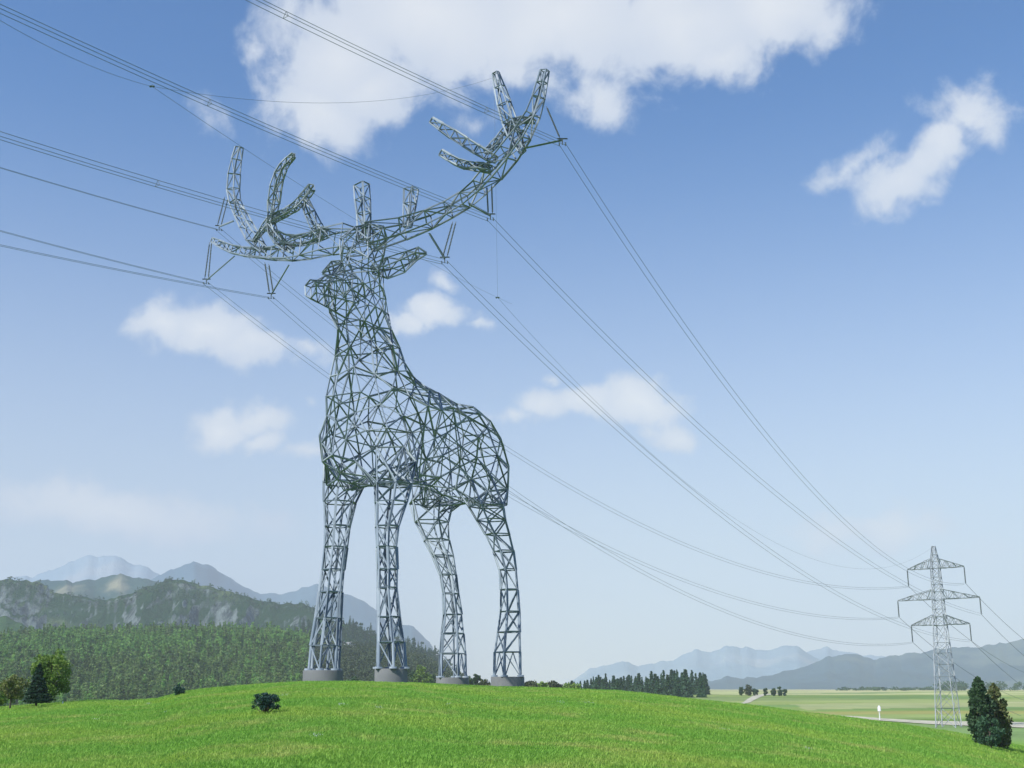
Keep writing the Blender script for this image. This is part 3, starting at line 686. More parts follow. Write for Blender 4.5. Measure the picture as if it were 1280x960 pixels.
for z_, half, keys in ((zA, 6.25, ('f1', 'n1')), (zB, 8.95, ('f2', 'n2')), (zC, 6.35, ('f3', 'n3'))):
    b = Bars()
    for sg in (-1, 1):
        w_ = wd(z_); m = 7
        lo = [[pl(sg*(w_+(half-w_)*i/m), sy*w_*(1-i/m)*.95, z_) for i in range(m+1)] for sy in (-1, 1)]
        hi = [[pl(sg*(w_+(half-w_)*i/m), sy*w_*(1-i/m)*.95, z_+.12+2.0*(1-i/m)) for i in range(m+1)] for sy in (-1, 1)]
        for s_ in (0, 1):
            for i in range(m):
                b.angle(lo[s_][i], lo[s_][i+1], .13); b.angle(hi[s_][i], hi[s_][i+1], .13)
                b.angle(lo[s_][i], hi[s_][i+1], .1) if i % 2 else b.angle(hi[s_][i], lo[s_][i+1], .1)
                b.angle(lo[s_][i], hi[s_][i], .09)
                if s_: b.angle(lo[0][i], lo[1][i], .09); b.angle(lo[0][i], lo[1][i+1], .09)
    arm = b.build('crossarm', M_pyl, pyl)
    for sg, kx in zip((-1, 1), keys):
        b = Bars(); top = pl(sg*half, 0, z_); bot = top+np.array([0, 0, -3.6])
        for dx in (-.13, .13): string(b, top+aln*dx, bot+aln*dx, .11, 6, 14)
        b.build('insulator', M_ins, arm); PEND[kx] = PYc+bot
    for sg in (-1, 1):
        pass

# ---------------------------------------------------------------- conductors
def wire_obj(name, lab, cat, curve, off, rad, group, t1):
    """curve(t) -> point; offsets: sub-conductors"""
    cd = bpy.data.curves.new(name, 'CURVE')
    root = empty(name, curve(0)); tag(root, lab, cat, group)
    L0 = np.array(curve(0))
    ts = np.linspace(0, t1, 40)
    pts = np.array([curve(t) for t in ts])
    hd = pts[-1]-pts[0]; hd[2] = 0; hd /= np.linalg.norm(hd); side = np.array([hd[1], -hd[0], 0])
    for (s_, z_) in off:
        k = 5; V = []; Fc = []
        for p in pts:
            for q in range(k):
                a = 2*math.pi*q/k; V.append(p-L0+side*(s_+rad*math.cos(a))+np.array([0, 0, z_+rad*math.sin(a)]))
        for i in range(len(pts)-1):
            for q in range(k): e = (q+1) % k; Fc.append((i*k+q, i*k+e, (i+1)*k+e, (i+1)*k+q))
        link('conductor', npmesh('conductor', V, Fc, True), M_wire, root)
    if len(off) > 2:
        for t in ts[2::4]:
            b = Bars()
            p = np.array(curve(t))-L0
            q = [p+side*s_+np.array([0, 0, z_]) for s_, z_ in off]
            for i in range(len(q)): b.rod(q[i], q[(i+1) % len(q)], .025, 4)
            b.build('spacer', M_wire, root)
    return root
TRI = [(0, .28), (-.28, -.2), (.28, -.2)]; DUO = [(-.25, -.2), (.25, .1)]
LD = np.array([-.605, -.797])
desc = {'n1': 'the outermost insulator of the near antler', 'n2': 'the middle insulators of the near antler', 'n3': 'the inner insulators of the near antler',
        'f1': 'the upper insulator of the far antler', 'f2': 'the outermost tip of the far antler', 'f3': 'the inner insulators of the far antler'}
MIDV = {'n1': (900, 470), 'n2': (817, 480), 'n3': (940, 672), 'f1': (800, 655), 'f2': (900, 741), 'f3': (870, 748)}
EXIT = {'n1': (320, 0), 'n2': (0, 10), 'n3': (0, 169), 'f1': (0, 209), 'f2': (0, 288), 'f3': (0, 306)}
def exit_t(S, u, v):
    r = ray(u, v); A = np.array([[LD[0], -r[0]], [LD[1], -r[1]]]); t, k = np.linalg.solve(A, -S[:2]); return t, k*r[2]
for kx, S in ATT.items():
    S = S+np.array([0, 0, -.3]); E_ = PEND[kx]
    # toward the ordinary pylon: parabola through the sighted middle point
    um, vm = MIDV[kx]; hd = (E_-S)[:2]
    r = ray(um, vm); A = np.array([[hd[0], -r[0]], [hd[1], -r[1]]]); tm, k = np.linalg.solve(A, -S[:2]); zm = k*r[2]
    zl = S[2]+(E_[2]-S[2])*tm; sag = (zl-zm)/(tm*(1-tm)); 
    sag = min(max(sag, 8), 60)
    def cv(t, S=S, E_=E_, sag=sag): return S+(E_-S)*t-np.array([0, 0, sag*t*(1-t)])
    wire_obj('power_line', 'twin conductors from the lattice pylon to '+desc[kx], 'power line', cv, DUO, .023, 'power lines between deer and pylon', 1)
    u, v = EXIT[kx]; te_, ze = exit_t(S, u, v); bb = .0006; a_ = (ze-S[2]-bb*te_**2)/te_
    def cv2(t, S=S, a_=a_, bb=bb): return np.array([S[0]+LD[0]*t, S[1]+LD[1]*t, S[2]+a_*t+bb*t*t])
    wire_obj('power_line', 'bundled conductors leaving the picture leftwards from '+desc[kx], 'power line', cv2, TRI if kx in ('n1', 'n2', 'n3') else DUO, .023, 'power lines leading off to the left', 230)
    # onward from the ordinary pylon to the right
    sp = 240; dd = aln
    def cv3(t, E_=E_): return E_+aln*t+np.array([0, 0, -.30*t+.0011*t*t])
    wire_obj('power_line', {'n1': 'thin line running right from the near end of the top crossarm', 'n2': 'thin line running right from the near end of the widest crossarm', 'n3': 'thin line running right from the near end of the lowest crossarm',
             'f1': 'thin line running right from the far end of the top crossarm', 'f2': 'thin line running right from the far end of the widest crossarm', 'f3': 'thin line running right from the far end of the lowest crossarm'}[kx], 'power line', cv3, [(0, 0)], .045, 'power lines beyond the ordinary pylon', 260)
# thin earth wires and their little dampers
def thin(name, lab, a, c_, sag, rad=.02):
    a = np.array(a); c_ = np.array(c_)
    return wire_obj('earth_wire', lab, 'wire', lambda t: a+(c_-a)*t-np.array([0, 0, sag*4*t*(1-t)]), [(0, 0)], rad*.65, None, 1)
def pf(u, v, f): l, z = on_f(u, v, f); return W3(f, l, z)
wA = np.array(at(190, 108, 70)); wB = pf(622, 372, 6)
thin('', 'faint sagging wire from the upright antler tine to the green damper on the left', pf(617, 97, 12), wA, 1.9)
thin('', 'thin wire descending from the green damper behind the far antler', wA, np.array(at(640, 380, 150)), 1.0)
thin('', 'thin wire leading from the green damper to the left edge', wA, np.array(at(-60, -12, 52)), .6)
thin('', 'faint plumb wire dropping from the near antler to a small weight', pf(618, 120, 9), wB, 0, .015)
thin('', 'faint wire running from the small weight to the pylon top', wB, PYc+np.array([0, 0, zT-z0]), 14, .02)
def damper(p, lab, s):
    b = Bars(); b.lathe(p+np.array([-s, 0, 0]), p+np.array([s, 0, 0]), [(0, 0.001), (0, s*.35), (.1, s*.45), (.4, s*.45), (.42, s*.15), (.58, s*.15), (.6, s*.45), (.9, s*.45), (1, s*.35), (1, .001)], 8)
    b.rod(p+np.array([0, 0, -s*.2]), p+np.array([0, 0, s*.9]), s*.1)
    o = b.build('wire_damper', M_teal2); tag(o, lab, 'damper')
M_teal2 = material('green_paint', lambda t, n, l, b: rgb(b.inputs['Base Color'], (.03, .07, .05)))
damper(wA, 'small dark green damper hanging on the wire high above the left hills', .16)
damper(wB, 'small dark weight at the lower end of the plumb wire', .2)
#PART3
# ---------------------------------------------------------------- woods, trees and bushes
def leafcloud(centres, radii, per, size, rs, flat=1.0):
    """many small leaf-clump faces scattered through ellipsoid clumps"""
    n = len(centres)*per
    d = rs.normal(size=(n, 3)); d /= np.linalg.norm(d, axis=1)[:, None]
    rad = np.power(rs.random(n), .45)[:, None]
    C_ = np.repeat(np.asarray(centres, float), per, 0)+d*rad*np.repeat(np.asarray(radii, float), per, 0)
    a = rs.normal(size=(n, 3)); a[:, 2] *= flat; a /= np.linalg.norm(a, axis=1)[:, None]; b_ = np.cross(a, rs.normal(size=(n, 3))); b_ /= np.linalg.norm(b_, axis=1)[:, None]
    s = (size*rs.uniform(.6, 1.3, n))[:, None]
    V = np.stack([C_-a*s*.5, C_+b_*s*.42, C_+a*s*.6, C_-b_*s*.38], 1).reshape(-1, 3)
    Fc = np.arange(n*4).reshape(-1, 4); return V, Fc
def merge(parts):
    V = []; Fc = []; o = 0
    for v, f in parts: V.append(v); Fc.append(np.asarray(f)+o); o += len(v)
    return np.concatenate(V), np.concatenate(Fc)
def spruce_crown(h, w, rs, tiers=15, per=26, size=.5, z0=.08, gap=.12):
    cs = []; rd = []
    for k in range(tiers):
        t = k/(tiers-1); z = h*(z0+(1-z0)*t); rr_ = w/2*(1-t)**.85*(.8+.35*rs.random())+.04*w
        m = max(2, int(9*(1-t)+2)); ph = rs.random()*6.28
        for q in range(m):
            if rs.random() < gap: continue
            a = ph+6.283*q/m; e = rr_*(.55+.1*rs.random()); cs.append((math.cos(a)*e, math.sin(a)*e, z-rr_*.18)); rd.append((rr_*.48, rr_*.48, h/tiers*.42))
        cs.append((0, 0, z)); rd.append((rr_*.35, rr_*.35, h/tiers*.6))
    return leafcloud(cs, rd, per, size, rs, .6)
def broad_crown(h, w, rs, clumps=34, per=60, size=.4, z0=.3, squash=1.0, lean=0):
    cs = []; rd = []
    for k in range(clumps):
        d = rs.normal(size=3); d /= np.linalg.norm(d); e = .55+.4*rs.random()
        z = h*(z0+(1-z0)*.5)+d[2]*h*(1-z0)*.5*e; x_ = d[0]*w/2*e*.8+lean*(z/h); y_ = d[1]*w/2*e*.8
        cs.append((x_, y_, z)); r_ = w*.13*(.7+.6*rs.random()); rd.append((r_, r_, r_*.8))
    return leafcloud(cs, rd, per, size, rs), cs
def column_crown(h, w, rs, clumps=80, per=60, size=.3):
    cs = []; rd = []
    for k in range(clumps):
        t = rs.random()**1.1; r_ = w/2*(math.sin(min(1, t*2.2+.25)*math.pi/2))*(1-t**2.2)**.7*(.75+.35*rs.random()); a = rs.random()*6.28; e = r_*(.35+.5*math.sqrt(rs.random()))
        cs.append((math.cos(a)*e, math.sin(a)*e, h*(.05+.93*t))); q = w*.13*(1.15-.6*t); rd.append((q, q, q*1.25))
    cs.append((0, 0, h*.97)); rd.append((w*.05, w*.05, h*.04))
    return leafcloud(cs, rd, per, size, rs), cs
def trunk_bars(h, r0, cs=None, rs=None, tilt=0):
    b = Bars(); b.lathe((0, 0, -.3), (tilt*h*.1, 0, h), [(0, r0*1.3), (.12, r0), (.5, r0*.7), (1, r0*.25)], 8)
    if cs is not None:
        for c_ in cs: 
            z = min(h*.75, c_[2]*.55); b.lathe((tilt*z*.1, 0, z), c_, [(0, r0*.35), (.6, r0*.18), (1, r0*.05)], 5)
    return b
def plant(name, cat, lab, u, v, Yd, h, w, kind, mat, seed, rz=0, group=None, **kw):
    p = at(u, v, Yd); z = H(p.x, p.y)
    return tree_at(name, cat, lab, (p.x, p.y, z), h, w, kind, mat, seed, rz, group, **kw)
def tree_at(name, cat, lab, loc, h, w, kind, mat, seed, rz=0, group=None, **kw):
    rs = np.random.default_rng(seed); root = empty(name, loc, rz); tag(root, lab, cat, group)
    if kind == 'spruce':
        V, Fc = spruce_crown(h, w, rs, **kw); tb = trunk_bars(h*.9, h*.018+.04)
    elif kind == 'column':
        (V, Fc), cs = column_crown(h, w, rs, **kw); tb = trunk_bars(h*.9, h*.018+.04)
    else:
        (V, Fc), cs = broad_crown(h, w, rs, **kw); tb = trunk_bars(h*.7, h*.02+.03, cs[::2], rs)
    link('crown', npmesh('crown', V, Fc), mat, root); tb.build('trunk' if 'tree' in name or 'spruce' in name or 'pine' in name else 'stem', M_bark, root)
    return root
def size_px(px, Yd): return px/1545*Yd
M_deep = foliage('deep_green_needles', (.012, .045, .028), (.022, .065, .035))
M_mixed = foliage('mixed_leaves', (.20, .22, .05), (.09, .12, .05))
M_olive2 = foliage('brown_olive_leaves', (.16, .17, .05), (.08, .12, .04))
# left group
Yp = 100
plant('conifer', 'tree', 'dark green young conifer standing in front of the light green tree', 45, 880, 98, size_px(51, 98), size_px(32, 98), 'spruce', M_deep, 3, tiers=15, per=80, size=.2, z0=.2)
plant('broadleaf_tree', 'tree', 'tall light yellow-green tree just behind the dark conifer', 62, 868, 108, size_px(72, 108), size_px(64, 108), 'broad', M_bright, 5, clumps=60, per=90, size=.2, z0=.08)
plant('broadleaf_tree', 'tree', 'small thin olive tree at the left edge with a slender trunk', 12, 889, 92, size_px(42, 92), size_px(46, 92), 'broad', M_mixed, 6, clumps=34, per=60, size=.16, z0=.35)
plant('bush', 'bush', 'low yellow-green bush on the grass at the far left edge', -6, 884, 104, 2.2, 4.2, 'broad', M_bright, 8, clumps=20, per=60, size=.2, z0=.1)
# meadow bushes
hp = hit(331, 894); s_ = size_px(1, hp.y)
rs = np.random.default_rng(12); root = empty('bush', hp); tag(root, 'dark teal round bush with bare forked stems alone on the meadow', 'bush')
cs = []; 
for k in range(58):
    a = rs.random()*6.28; e = math.sqrt(rs.random()); cs.append((math.cos(a)*e*15*s_, math.sin(a)*e*15*s_, (8+15*rs.random()+4*(1-e))*s_))
V, Fc = leafcloud(cs, [(4.0*s_, 4.0*s_, 3.4*s_)]*len(cs), 60, 1.9*s_, rs); link('foliage', npmesh('foliage', V, Fc), M_teal, root)
b = Bars()
for c_ in cs[::2]:
    m_ = (c_[0]*.35, c_[1]*.35, c_[2]*.4); b.lathe((rs.normal()*.03, rs.normal()*.03, -.05), m_, [(0, .9*s_), (1, .5*s_)], 5); b.lathe(m_, c_, [(0, .5*s_), (1, .2*s_)], 5)
b.build('stem', M_bark, root)
hp = hit(223, 871.5); s_ = size_px(1, hp.y)
root = empty('bush', hp); tag(root, 'tiny round dark green bush near the dip in the left meadow edge', 'bush')
V, Fc = leafcloud([(rs.normal()*3.0*s_, rs.normal()*3.0*s_, (8+rs.normal()*3.4)*s_) for k in range(30)], [(2.6*s_,)*3]*30, 40, 1.6*s_, rs); link('foliage', npmesh('foliage', V, Fc), M_teal, root)
b = Bars(); b.lathe((0, 0, -.1), (0, 0, 6*s_), [(0, .8*s_), (1, .3*s_)], 5); b.build('stem', M_bark, root)
# right-hand trees
plant('conifer', 'tree', 'tall dark conical evergreen in the right foreground below the pylon', 1229, 920, 112, size_px(82, 112), size_px(42, 112), 'column', M_dark, 21, clumps=110, per=85, size=.24)
plant('broadleaf_tree', 'tree', 'brownish olive tree leaning against the dark evergreen on the right', 1248, 921, 114, size_px(78, 114), size_px(42, 114), 'column', M_olive2, 22, clumps=90, per=80, size=.24)
plant('bush', 'bush', 'dark green bush at the foot of the two right-hand trees', 1238, 924, 108, size_px(46, 108), size_px(38, 108), 'broad', M_spruce, 23, clumps=26, per=80, size=.2, z0=.02)
# spruce row beyond the hill
protos = {}
def dup(src, loc, rz, sc, lab, group):
    r = src.copy(); COL.objects.link(r); r.location = loc; r.rotation_euler = (0, 0, rz); r.scale = (sc[0], sc[0], sc[1])
    r['label'] = lab; r['group'] = group
    for ch in src.children: c = ch.copy(); COL.objects.link(c); c.parent = r
    return r
rs = np.random.default_rng(40)
row = []
uq = 652
while uq < 884:
    hgt = np.interp(uq, [650, 690, 730, 760, 830, 884], [8, 13, 15, 21, 24, 24])*rs.uniform(.72, 1.14); row.append((uq, hgt, rs.uniform(560, 700))); uq += rs.uniform(2.6, 5.5)
for q in range(22): uq = rs.uniform(735, 882); row.append((uq, np.interp(uq, [735, 882], [19, 23])*rs.uniform(.8, 1.05), rs.uniform(640, 760)))
srcs = []
for k, (u, hgt, Yd) in enumerate(row):
    p = at(u, 865.5, Yd); z = H(p.x, p.y)
    hm = (862-(866.5-hgt))/1545*Yd-z; w = hm*.47*rs.uniform(.85, 1.15)
    lab = 'short spruce among shrubs at the low left end of the spruce row' if u < 720 else ('mid-sized spruce in the part of the row nearer the deer' if u < 765 else ('tall dark spruce at the right-hand end of the spruce row' if u > 850 else 'tall dark spruce in the dense middle of the spruce row'))
    if k < 5: srcs.append((tree_at('spruce_tree', 'tree', lab, (p.x, p.y, z), hm, w, 'spruce', M_spruce, 60+k, 0, 'spruces in the row beyond the hill', tiers=13, per=14, size=.5, z0=.04), hm, w))
    else:
        s0, h0, w0 = srcs[k % 5]; dup(s0, (p.x, p.y, z), rs.random()*6, (w/w0, hm/h0), lab, 'spruces in the row beyond the hill')
# low shrubs beside and between the footings, beyond the crest
shr = [(596,857,16,13,'small roundish tree between the two hind footings',M_dark,430),(587,857,10,11,'little dark shrub just behind the third footing',M_dark,430),(606,858,8,16,'low brownish hedge between the hind footings',M_olive,420),
       (662,860,9,22,'low olive shrub right behind the fourth footing',M_olive,420),(676,861,8,22,'yellow-green shrub near the start of the spruce row',M_bright,430),(692,862,11,20,'bushy green shrub in front of the shortest spruces',M_olive,440),
       (714,863,9,22,'rounded yellowish shrub in front of the spruce row',M_bright,440),(440,855,10,22,'low dark shrub between the two front footings',M_dark,400),(526,856,24,26,'bright green broad tree beside the third leg',M_bright,470),(512,857,22,20,'round mid-green tree right of the second leg',M_dark,470),(546,857,14,18,'dark bush next to the third footing',M_dark,460)]
for k, (u, v, hpx, wpx, lab, mt, Yd) in enumerate(shr):
    p = at(u, v, Yd); z = H(p.x, p.y); top = (862-(v-hpx))/1545*Yd; hm = top-z
    tree_at('broadleaf_tree' if hpx > 12 else 'shrub', 'tree' if hpx > 12 else 'shrub', lab, (p.x, p.y, z), hm, size_px(wpx, Yd)*1.35, 'broad', mt, 90+k, clumps=60, per=34, size=.7, z0=.35)
far = [(927,9,5),(935,11,9),(944,8,6),(957,8,4),(967,8,5),(975,9,5),(981,7,4)]
fl = ['leftmost tiny tree beside the dirt track','bushy light tree of the little roadside row','short bush beside the bushy roadside tree','slim dark tree in the middle of the little roadside row','small dark tree second from the right in the roadside row','dark cone-shaped tree near the right end of the roadside row','tiniest tree closing the right end of the roadside row']
for k, (u, hpx, wpx) in enumerate(far):
    p = at(u, 867.5, 640); z = H(p.x, p.y); top = (862-(867.5-hpx))/1545*640
    tree_at('broadleaf_tree', 'tree', fl[k], (p.x, p.y, z), top-z, size_px(wpx, 640)*1.7, 'broad', M_dark if k != 1 else M_olive, 120+k, clumps=30, per=26, size=.7, z0=.02)
rs = np.random.default_rng(77); cs = []; rd = []
for k in range(120):
    u = rs.choice([rs.uniform(1176, 1205), rs.uniform(1196, 1300), rs.uniform(1045, 1330)], p=[.3, .35, .35]); Yd = 1500*rs.uniform(.9, 1.1); p = at(u, 862, Yd); z = H(p.x, p.y); hgt = rs.uniform(5, 11) if u > 1170 else rs.uniform(2, 4)
    for q in range(3): cs.append((p.x+rs.normal()*3, p.y+rs.normal()*3, z+hgt*(.25+.3*q))); rd.append((4, 4, hgt*.25))
V, Fc = leafcloud(cs, rd, 16, 1.9, rs); o = link('treeline', npmesh('treeline', V, Fc), M_dark); tag(o, 'thin dark line of far trees on the horizon behind the pylon', None, None, 'stuff')

# the wood on the left hillside
rs = np.random.default_rng(5)
pro = []
for k in range(7):
    if k < 3: v_, f_ = spruce_crown(11, 5.2, rs, tiers=8, per=8, size=1.0, z0=.06, gap=.1)
    else: (v_, f_), _c = broad_crown(9.8, 6.4, rs, clumps=19, per=18, size=1.0, z0=.05)
    pro.append((v_, f_))
pts = []
while len(pts) < 6800:
    th_ = rs.uniform(th_of(-140), th_of(592)); r_ = math.sqrt(rs.uniform(600**2, 1210**2)); x_, y_ = r_*math.sin(th_), r_*math.cos(th_)
    u_ = 640+1545*math.tan(th_)
    if u_ > 540 and r_ < 760 and rs.random() < .5: continue
    pts.append((x_, y_, r_, u_))
P_ = np.array(pts); Zp = Hn(P_[:, 0], P_[:, 1])
def wood(sel, mat, name, lab, rsd):
    parts = []
    for i in sel:
        v_, f_ = pro[rsd.integers(0, len(pro))]; s = rsd.uniform(.75, 1.35)*(.85 if P_[i, 2] < 760 else 1); a = rsd.random()*6.28; c_, n_ = math.cos(a), math.sin(a)
        vv = v_*np.array([s*rsd.uniform(.8, 1.15)]*2+[s]); vv = np.stack([vv[:, 0]*c_-vv[:, 1]*n_, vv[:, 0]*n_+vv[:, 1]*c_, vv[:, 2]], 1)+np.array([P_[i, 0], P_[i, 1], Zp[i]-.3])
        parts.append((vv, f_))
    V, Fc = merge(parts); o = link(name, npmesh(name, V, Fc), mat); tag(o, lab, None, None, 'stuff')
cl = fbm(P_[:, 0]*.012, P_[:, 1]*.012, 3)+rs.normal(0, .13, len(P_))
dk = (P_[:, 3] > 385)
wood(np.where((cl > .5) & ~dk)[0], M_far, 'woodland', 'dense green mixed wood covering the left hillside', rs)
wood(np.where((cl <= .5) & ~dk)[0], M_far2, 'woodland', 'duller brownish-green trees mixed through the left hillside wood', rs)
M_brown = foliage('brown_green_leaves', (.13, .17, .075), (.07, .12, .055), .7, .35)
wood(np.where(dk)[0], M_brown, 'woodland', 'darker brownish wood seen through the lattice legs', rs)
# trees on the slope behind the legs
rs2 = np.random.default_rng(9); G = vg.reshape(-1, 46+13, 3); parts = []
nn_ = G.shape[0]
for k in range(2600):
    a = rs2.integers(0, nn_); q = rs2.integers(8, 47); p = G[a, q]+np.array([rs2.normal()*5, rs2.normal()*5, -1.5])
    v_, f_ = pro[rs2.integers(0, len(pro))]; s = rs2.uniform(.7, 1.1); parts.append((v_*s+p, f_))
V, Fc = merge(parts); o = link('woodland', npmesh('woodland', V, Fc), M_dark); tag(o, 'trees on the dark slope falling behind the front legs', None, None, 'stuff')

# scattered trees on the rocky ridge
Gr = vr.reshape(-1, 80+13, 3); parts = []; cs = []; rd = []
for k in range(9000):
    a = rs2.integers(0, Gr.shape[0]); q = rs2.integers(25, 84); p = Gr[a, q]
    cr_ = abs(q-80) < 5
    if not cr_ and fbm(np.array([p[0]*.008]), np.array([p[1]*.004+p[2]*.01]), 3)[0] < .53: continue
    cs.append((p[0]+rs2.normal()*3, p[1]+rs2.normal()*3, p[2]+1.5)); s = rs2.uniform(1.6, 3.4); rd.append((s, s, s*1.2))
V, Fc = leafcloud(cs, rd, 14, 2.0, rs2); o = link('woodland', npmesh('woodland', V, Fc), M_dark); tag(o, 'dark trees dotted over the rocky ridge', None, None, 'stuff')
# farmhouse among the trees
M_wall = material('white_render', lambda t, n, l, b: (l.new(nmix(t, tnoise(t, .5), (.74, .74, .72), (.62, .62, .6)), b.inputs['Base Color'])))
M_roof = material('grey_roof', lambda t, n, l, b: (l.new(nmix(t, tnoise(t, .8), (.30, .29, .28), (.40, .38, .36)), b.inputs['Base Color'])))
M_glass = material('window_glass', lambda t, n, l, b: (rgb(b.inputs['Base Color'], (.03, .04, .05)), setattr(b.inputs['Roughness'], 'default_value', .15)))
def house(u, v, Yd, w, d, h, rz, lab):
    p = at(u, v, Yd); root = empty('farmhouse', p, rz); tag(root, lab, 'house', 'white houses on the wooded slope')
    bm = bmesh.new(); ht = h*.45
    a = [bm.verts.new(q) for q in ((-w/2, -d/2, -12), (w/2, -d/2, -12), (w/2, d/2, -12), (-w/2, d/2, -12))]; c_ = [bm.verts.new((q.co.x, q.co.y, h)) for q in a]
    for i in range(4): bm.faces.new((a[i], a[(i+1) % 4], c_[(i+1) % 4], c_[i]))
    g0, g1 = bm.verts.new((0, -d/2, h+ht)), bm.verts.new((0, d/2, h+ht)); bm.faces.new((c_[0], c_[1], g0)); bm.faces.new((c_[2], c_[3], g1))
    me = bpy.data.meshes.new('wall'); bm.to_mesh(me); bm.free(); link('wall', me, M_wall, root)
    b = Bars()
    for sg in (-1, 1): b.box((sg*(w/4+.35), -d/2-.6, h+ht/2-.02), (sg*(w/4+.35), d/2+.6, h+ht/2-.02), .3, math.hypot(w/2, ht)+.9, sg*(math.pi/2-math.atan2(ht, w/2)) )
    b.build('roof', M_roof, root)
    for wx in (-w/4, w/4):
        b = Bars(); b.box((wx, -d/2-.08, h*.35), (wx, -d/2-.08, h*.75), 1.3, .12); b.build('window', M_glass, root)
house(434, 810, 1215, 6.5, 9, 4.0, .3, 'white gabled farmhouse seen just right of the first leg')
house(440, 812, 1235, 7, 7, 4.2, -.4, 'second white house close to the right of the farmhouse')

# marker post by the track
hp = hit(1100, 900.5, 150); s_ = size_px(1, hp.y)
root = empty('marker_post', hp); tag(root, 'white field marker on a thin post beside the gravel road', 'marker')
M_white = material('white_paint', lambda t, n, l, b: rgb(b.inputs['Base Color'], (.66, .68, .68)))
b = Bars(); b.lathe((0, 0, -.2), (0, 0, 12*s_), [(0, .8*s_), (1, .65*s_)], 8); b.build('post', M_white, root)
b = Bars(); b.box((0, 0, 11*s_), (0, 0, 16*s_), 4.2*s_, 3.0*s_); b.box((0, 0, 16*s_), (0, 0, 17*s_), 3.2*s_, 2.2*s_); b.box((0, 0, 17*s_), (0, 0, 17.8*s_), 2.0*s_, 1.4*s_); b.build('hood', M_white, root)
hp = hit(78, 882.5); b = Bars(); b.lathe((0, 0, -.1), (0, 0, .36), [(0, .05), (.9, .05), (1, .001)], 8); o = b.build('boundary_peg', M_white); o.location = hp; tag(o, 'tiny white peg in the grass right of the dark conifer', 'peg')

# ---------------------------------------------------------------- meadow grass
def blades(n, spread, h, rs, wd_=.02):
    V = []; Fc = []
    for k in range(n):
        a = rs.random()*6.28; e = spread*math.sqrt(rs.random()); x_, y_ = math.cos(a)*e, math.sin(a)*e; hh = h*rs.uniform(.55, 1.15); d = rs.random()*6.28; w_ = wd_*rs.uniform(.7, 1.3)
        ln = hh*rs.uniform(.1, .55); dx, dy = math.cos(d)*ln, math.sin(d)*ln; px_, py_ = -math.sin(d)*w_, math.cos(d)*w_; o = len(V)
        V += [(x_-px_, y_-py_, -.03), (x_+px_, y_+py_, -.03), (x_+dx*.4+px_*.7, y_+dy*.4+py_*.7, hh*.6), (x_+dx*.4-px_*.7, y_+dy*.4-py_*.7, hh*.6), (x_+dx, y_+dy, hh), (x_+dx*1.02, y_+dy*1.02, hh)]
        Fc += [(o, o+1, o+2, o+3), (o+3, o+2, o+4, o+5)]
    return npmesh('grass_tuft', np.array(V), Fc)
def grassmat(name, c1, c2, c3):
    def f(t, n, l, b):
        g = n.new('ShaderNodeNewGeometry'); c = nmix(t, tramp(t, tn(t, g, .07, 5), .4, .66), c1, c2)
        c = nmix(t, tramp(t, tn(t, g, .22, 5), .5, .72), c, c3)
        m = n.new('ShaderNodeMapRange'); l.new(g.outputs['Random Per Island'], m.inputs[0]); m.inputs[3].default_value = .86; m.inputs[4].default_value = 1.16
        h = n.new('ShaderNodeHueSaturation'); l.new(c, h.inputs['Color']); l.new(m.outputs[0], h.inputs['Value']); l.new(h.outputs[0], b.inputs['Base Color'])
        b.inputs['Roughness'].default_value = .6; b.inputs['Specular IOR Level'].default_value = .25
        tr = n.new('ShaderNodeBsdfTranslucent'); l.new(h.outputs[0], tr.inputs[0]); mx = n.new('ShaderNodeMixShader'); mx.inputs[0].default_value = .45
        l.new(b.outputs[0], mx.inputs[1]); l.new(tr.outputs[0], mx.inputs[2]); l.new(mx.outputs[0], n['Material Output'].inputs['Surface'])
    return material(name, f)
def tn(t, g, sc, det):
    n = t.nodes.new('ShaderNodeTexNoise'); n.inputs['Scale'].default_value = sc; n.inputs['Detail'].default_value = det; n.inputs['Roughness'].default_value = .6
    t.links.new(g.outputs['Position'], n.inputs['Vector']); return n.outputs['Fac']
M_grass = grassmat('meadow_grass', GRASS[0], GRASS[1], GRASS[2])
pc = bpy.data.collections.new('grass_tufts')
rs = np.random.default_rng(31)
for k in range(5):
    me_ = blades(26, .26, .17, rs); me_.materials.append(M_grass); pc.objects.link(bpy.data.objects.new('grass_tuft', me_))
NG = 150000
yy_ = 1/np.sqrt(rs.uniform(1/150**2, 1/30**2, NG)*0+1)  # placeholder, replaced below
q = rs.random(NG); rad = 28*np.power(160/28, q)           # denser close by
tha = rs.uniform(R(-27), R(27), NG); gx = rad*np.sin(tha); gy = rad*np.cos(tha); gz = Hn(gx, gy)
me_ = bpy.data.meshes.new('grass'); me_.vertices.add(NG); me_.vertices.foreach_set('co', np.stack([gx, gy, gz], 1).astype(np.float32).ravel())
sa = me_.attributes.new('size', 'FLOAT', 'POINT'); sa.data.foreach_set('value', (rs.uniform(.6, 1.15, NG)*(1+.6*(fbm(gx*.15, gy*.15, 3)-.5))*np.clip(rad/90, 1, 1.25)).astype(np.float32))
go = bpy.data.objects.new('meadow_grass', me_); COL.objects.link(go); tag(go, 'lush bright green grass covering the hill', None, None, 'stuff')
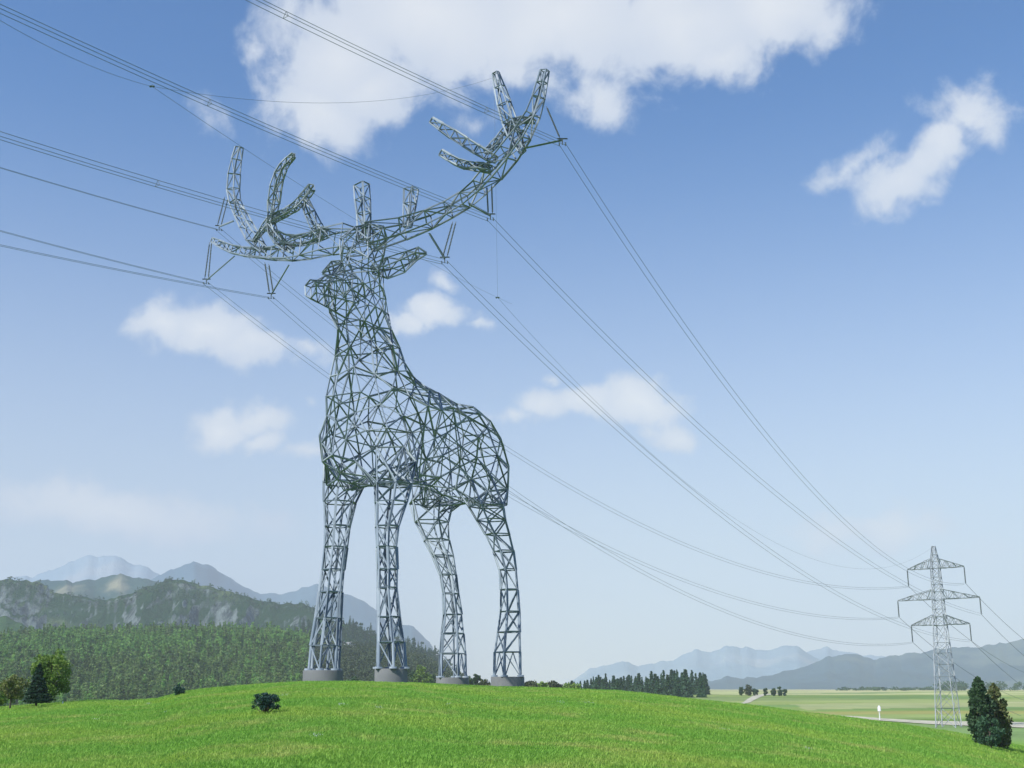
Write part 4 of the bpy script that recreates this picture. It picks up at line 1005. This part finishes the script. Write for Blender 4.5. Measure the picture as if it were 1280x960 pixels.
ng = bpy.data.node_groups.new('scatter', 'GeometryNodeTree'); ng.interface.new_socket('Geometry', in_out='INPUT', socket_type='NodeSocketGeometry'); ng.interface.new_socket('Geometry', in_out='OUTPUT', socket_type='NodeSocketGeometry')
gi = ng.nodes.new('NodeGroupInput'); gout = ng.nodes.new('NodeGroupOutput'); iop = ng.nodes.new('GeometryNodeInstanceOnPoints'); ci = ng.nodes.new('GeometryNodeCollectionInfo')
ci.inputs['Collection'].default_value = pc; ci.inputs['Separate Children'].default_value = True; ci.inputs['Reset Children'].default_value = True
iop.inputs['Pick Instance'].default_value = True
rv = ng.nodes.new('FunctionNodeRandomValue'); rv.data_type = 'FLOAT_VECTOR'; rv.inputs[0].default_value = (-.12, -.12, 0); rv.inputs[1].default_value = (.12, .12, 6.28)
na = ng.nodes.new('GeometryNodeInputNamedAttribute'); na.data_type = 'FLOAT'; na.inputs['Name'].default_value = 'size'
ng.links.new(gi.outputs[0], iop.inputs['Points']); ng.links.new(ci.outputs[0], iop.inputs['Instance']); ng.links.new(rv.outputs[0], iop.inputs['Rotation']); ng.links.new(na.outputs[0], iop.inputs['Scale']); ng.links.new(iop.outputs[0], gout.inputs[0])
md = go.modifiers.new('scatter', 'NODES'); md.node_group = ng
# pale flower patches
M_flower = material('pale_flowers', lambda t, n, l, b: rgb(b.inputs['Base Color'], (.45, .52, .48)))
cs = []
for (u, v, wpx) in [(472,888,7),(427,884,9),(355,872,10),(735,881,12),(700,880,6),(205,894,7),(185,882,4),(560,884,6),(905,915,8),(1010,940,9),(395,925,6),(118,903,5)]:
    hp = hit(u, v); s_ = size_px(wpx, hp.y)/2
    for k in range(26): x_, y_ = hp.x+rs.normal()*s_*.8, hp.y+rs.normal()*s_*1.6; cs.append((x_, y_, H(x_, y_)+rs.uniform(.10, .2)))
V, Fc = leafcloud(cs, [(.05, .05, .03)]*len(cs), 2, .035, rs); o = link('flowers', npmesh('flowers', V, Fc), M_flower); tag(o, 'scattered pale wild flowers in the meadow grass', None, None, 'stuff')
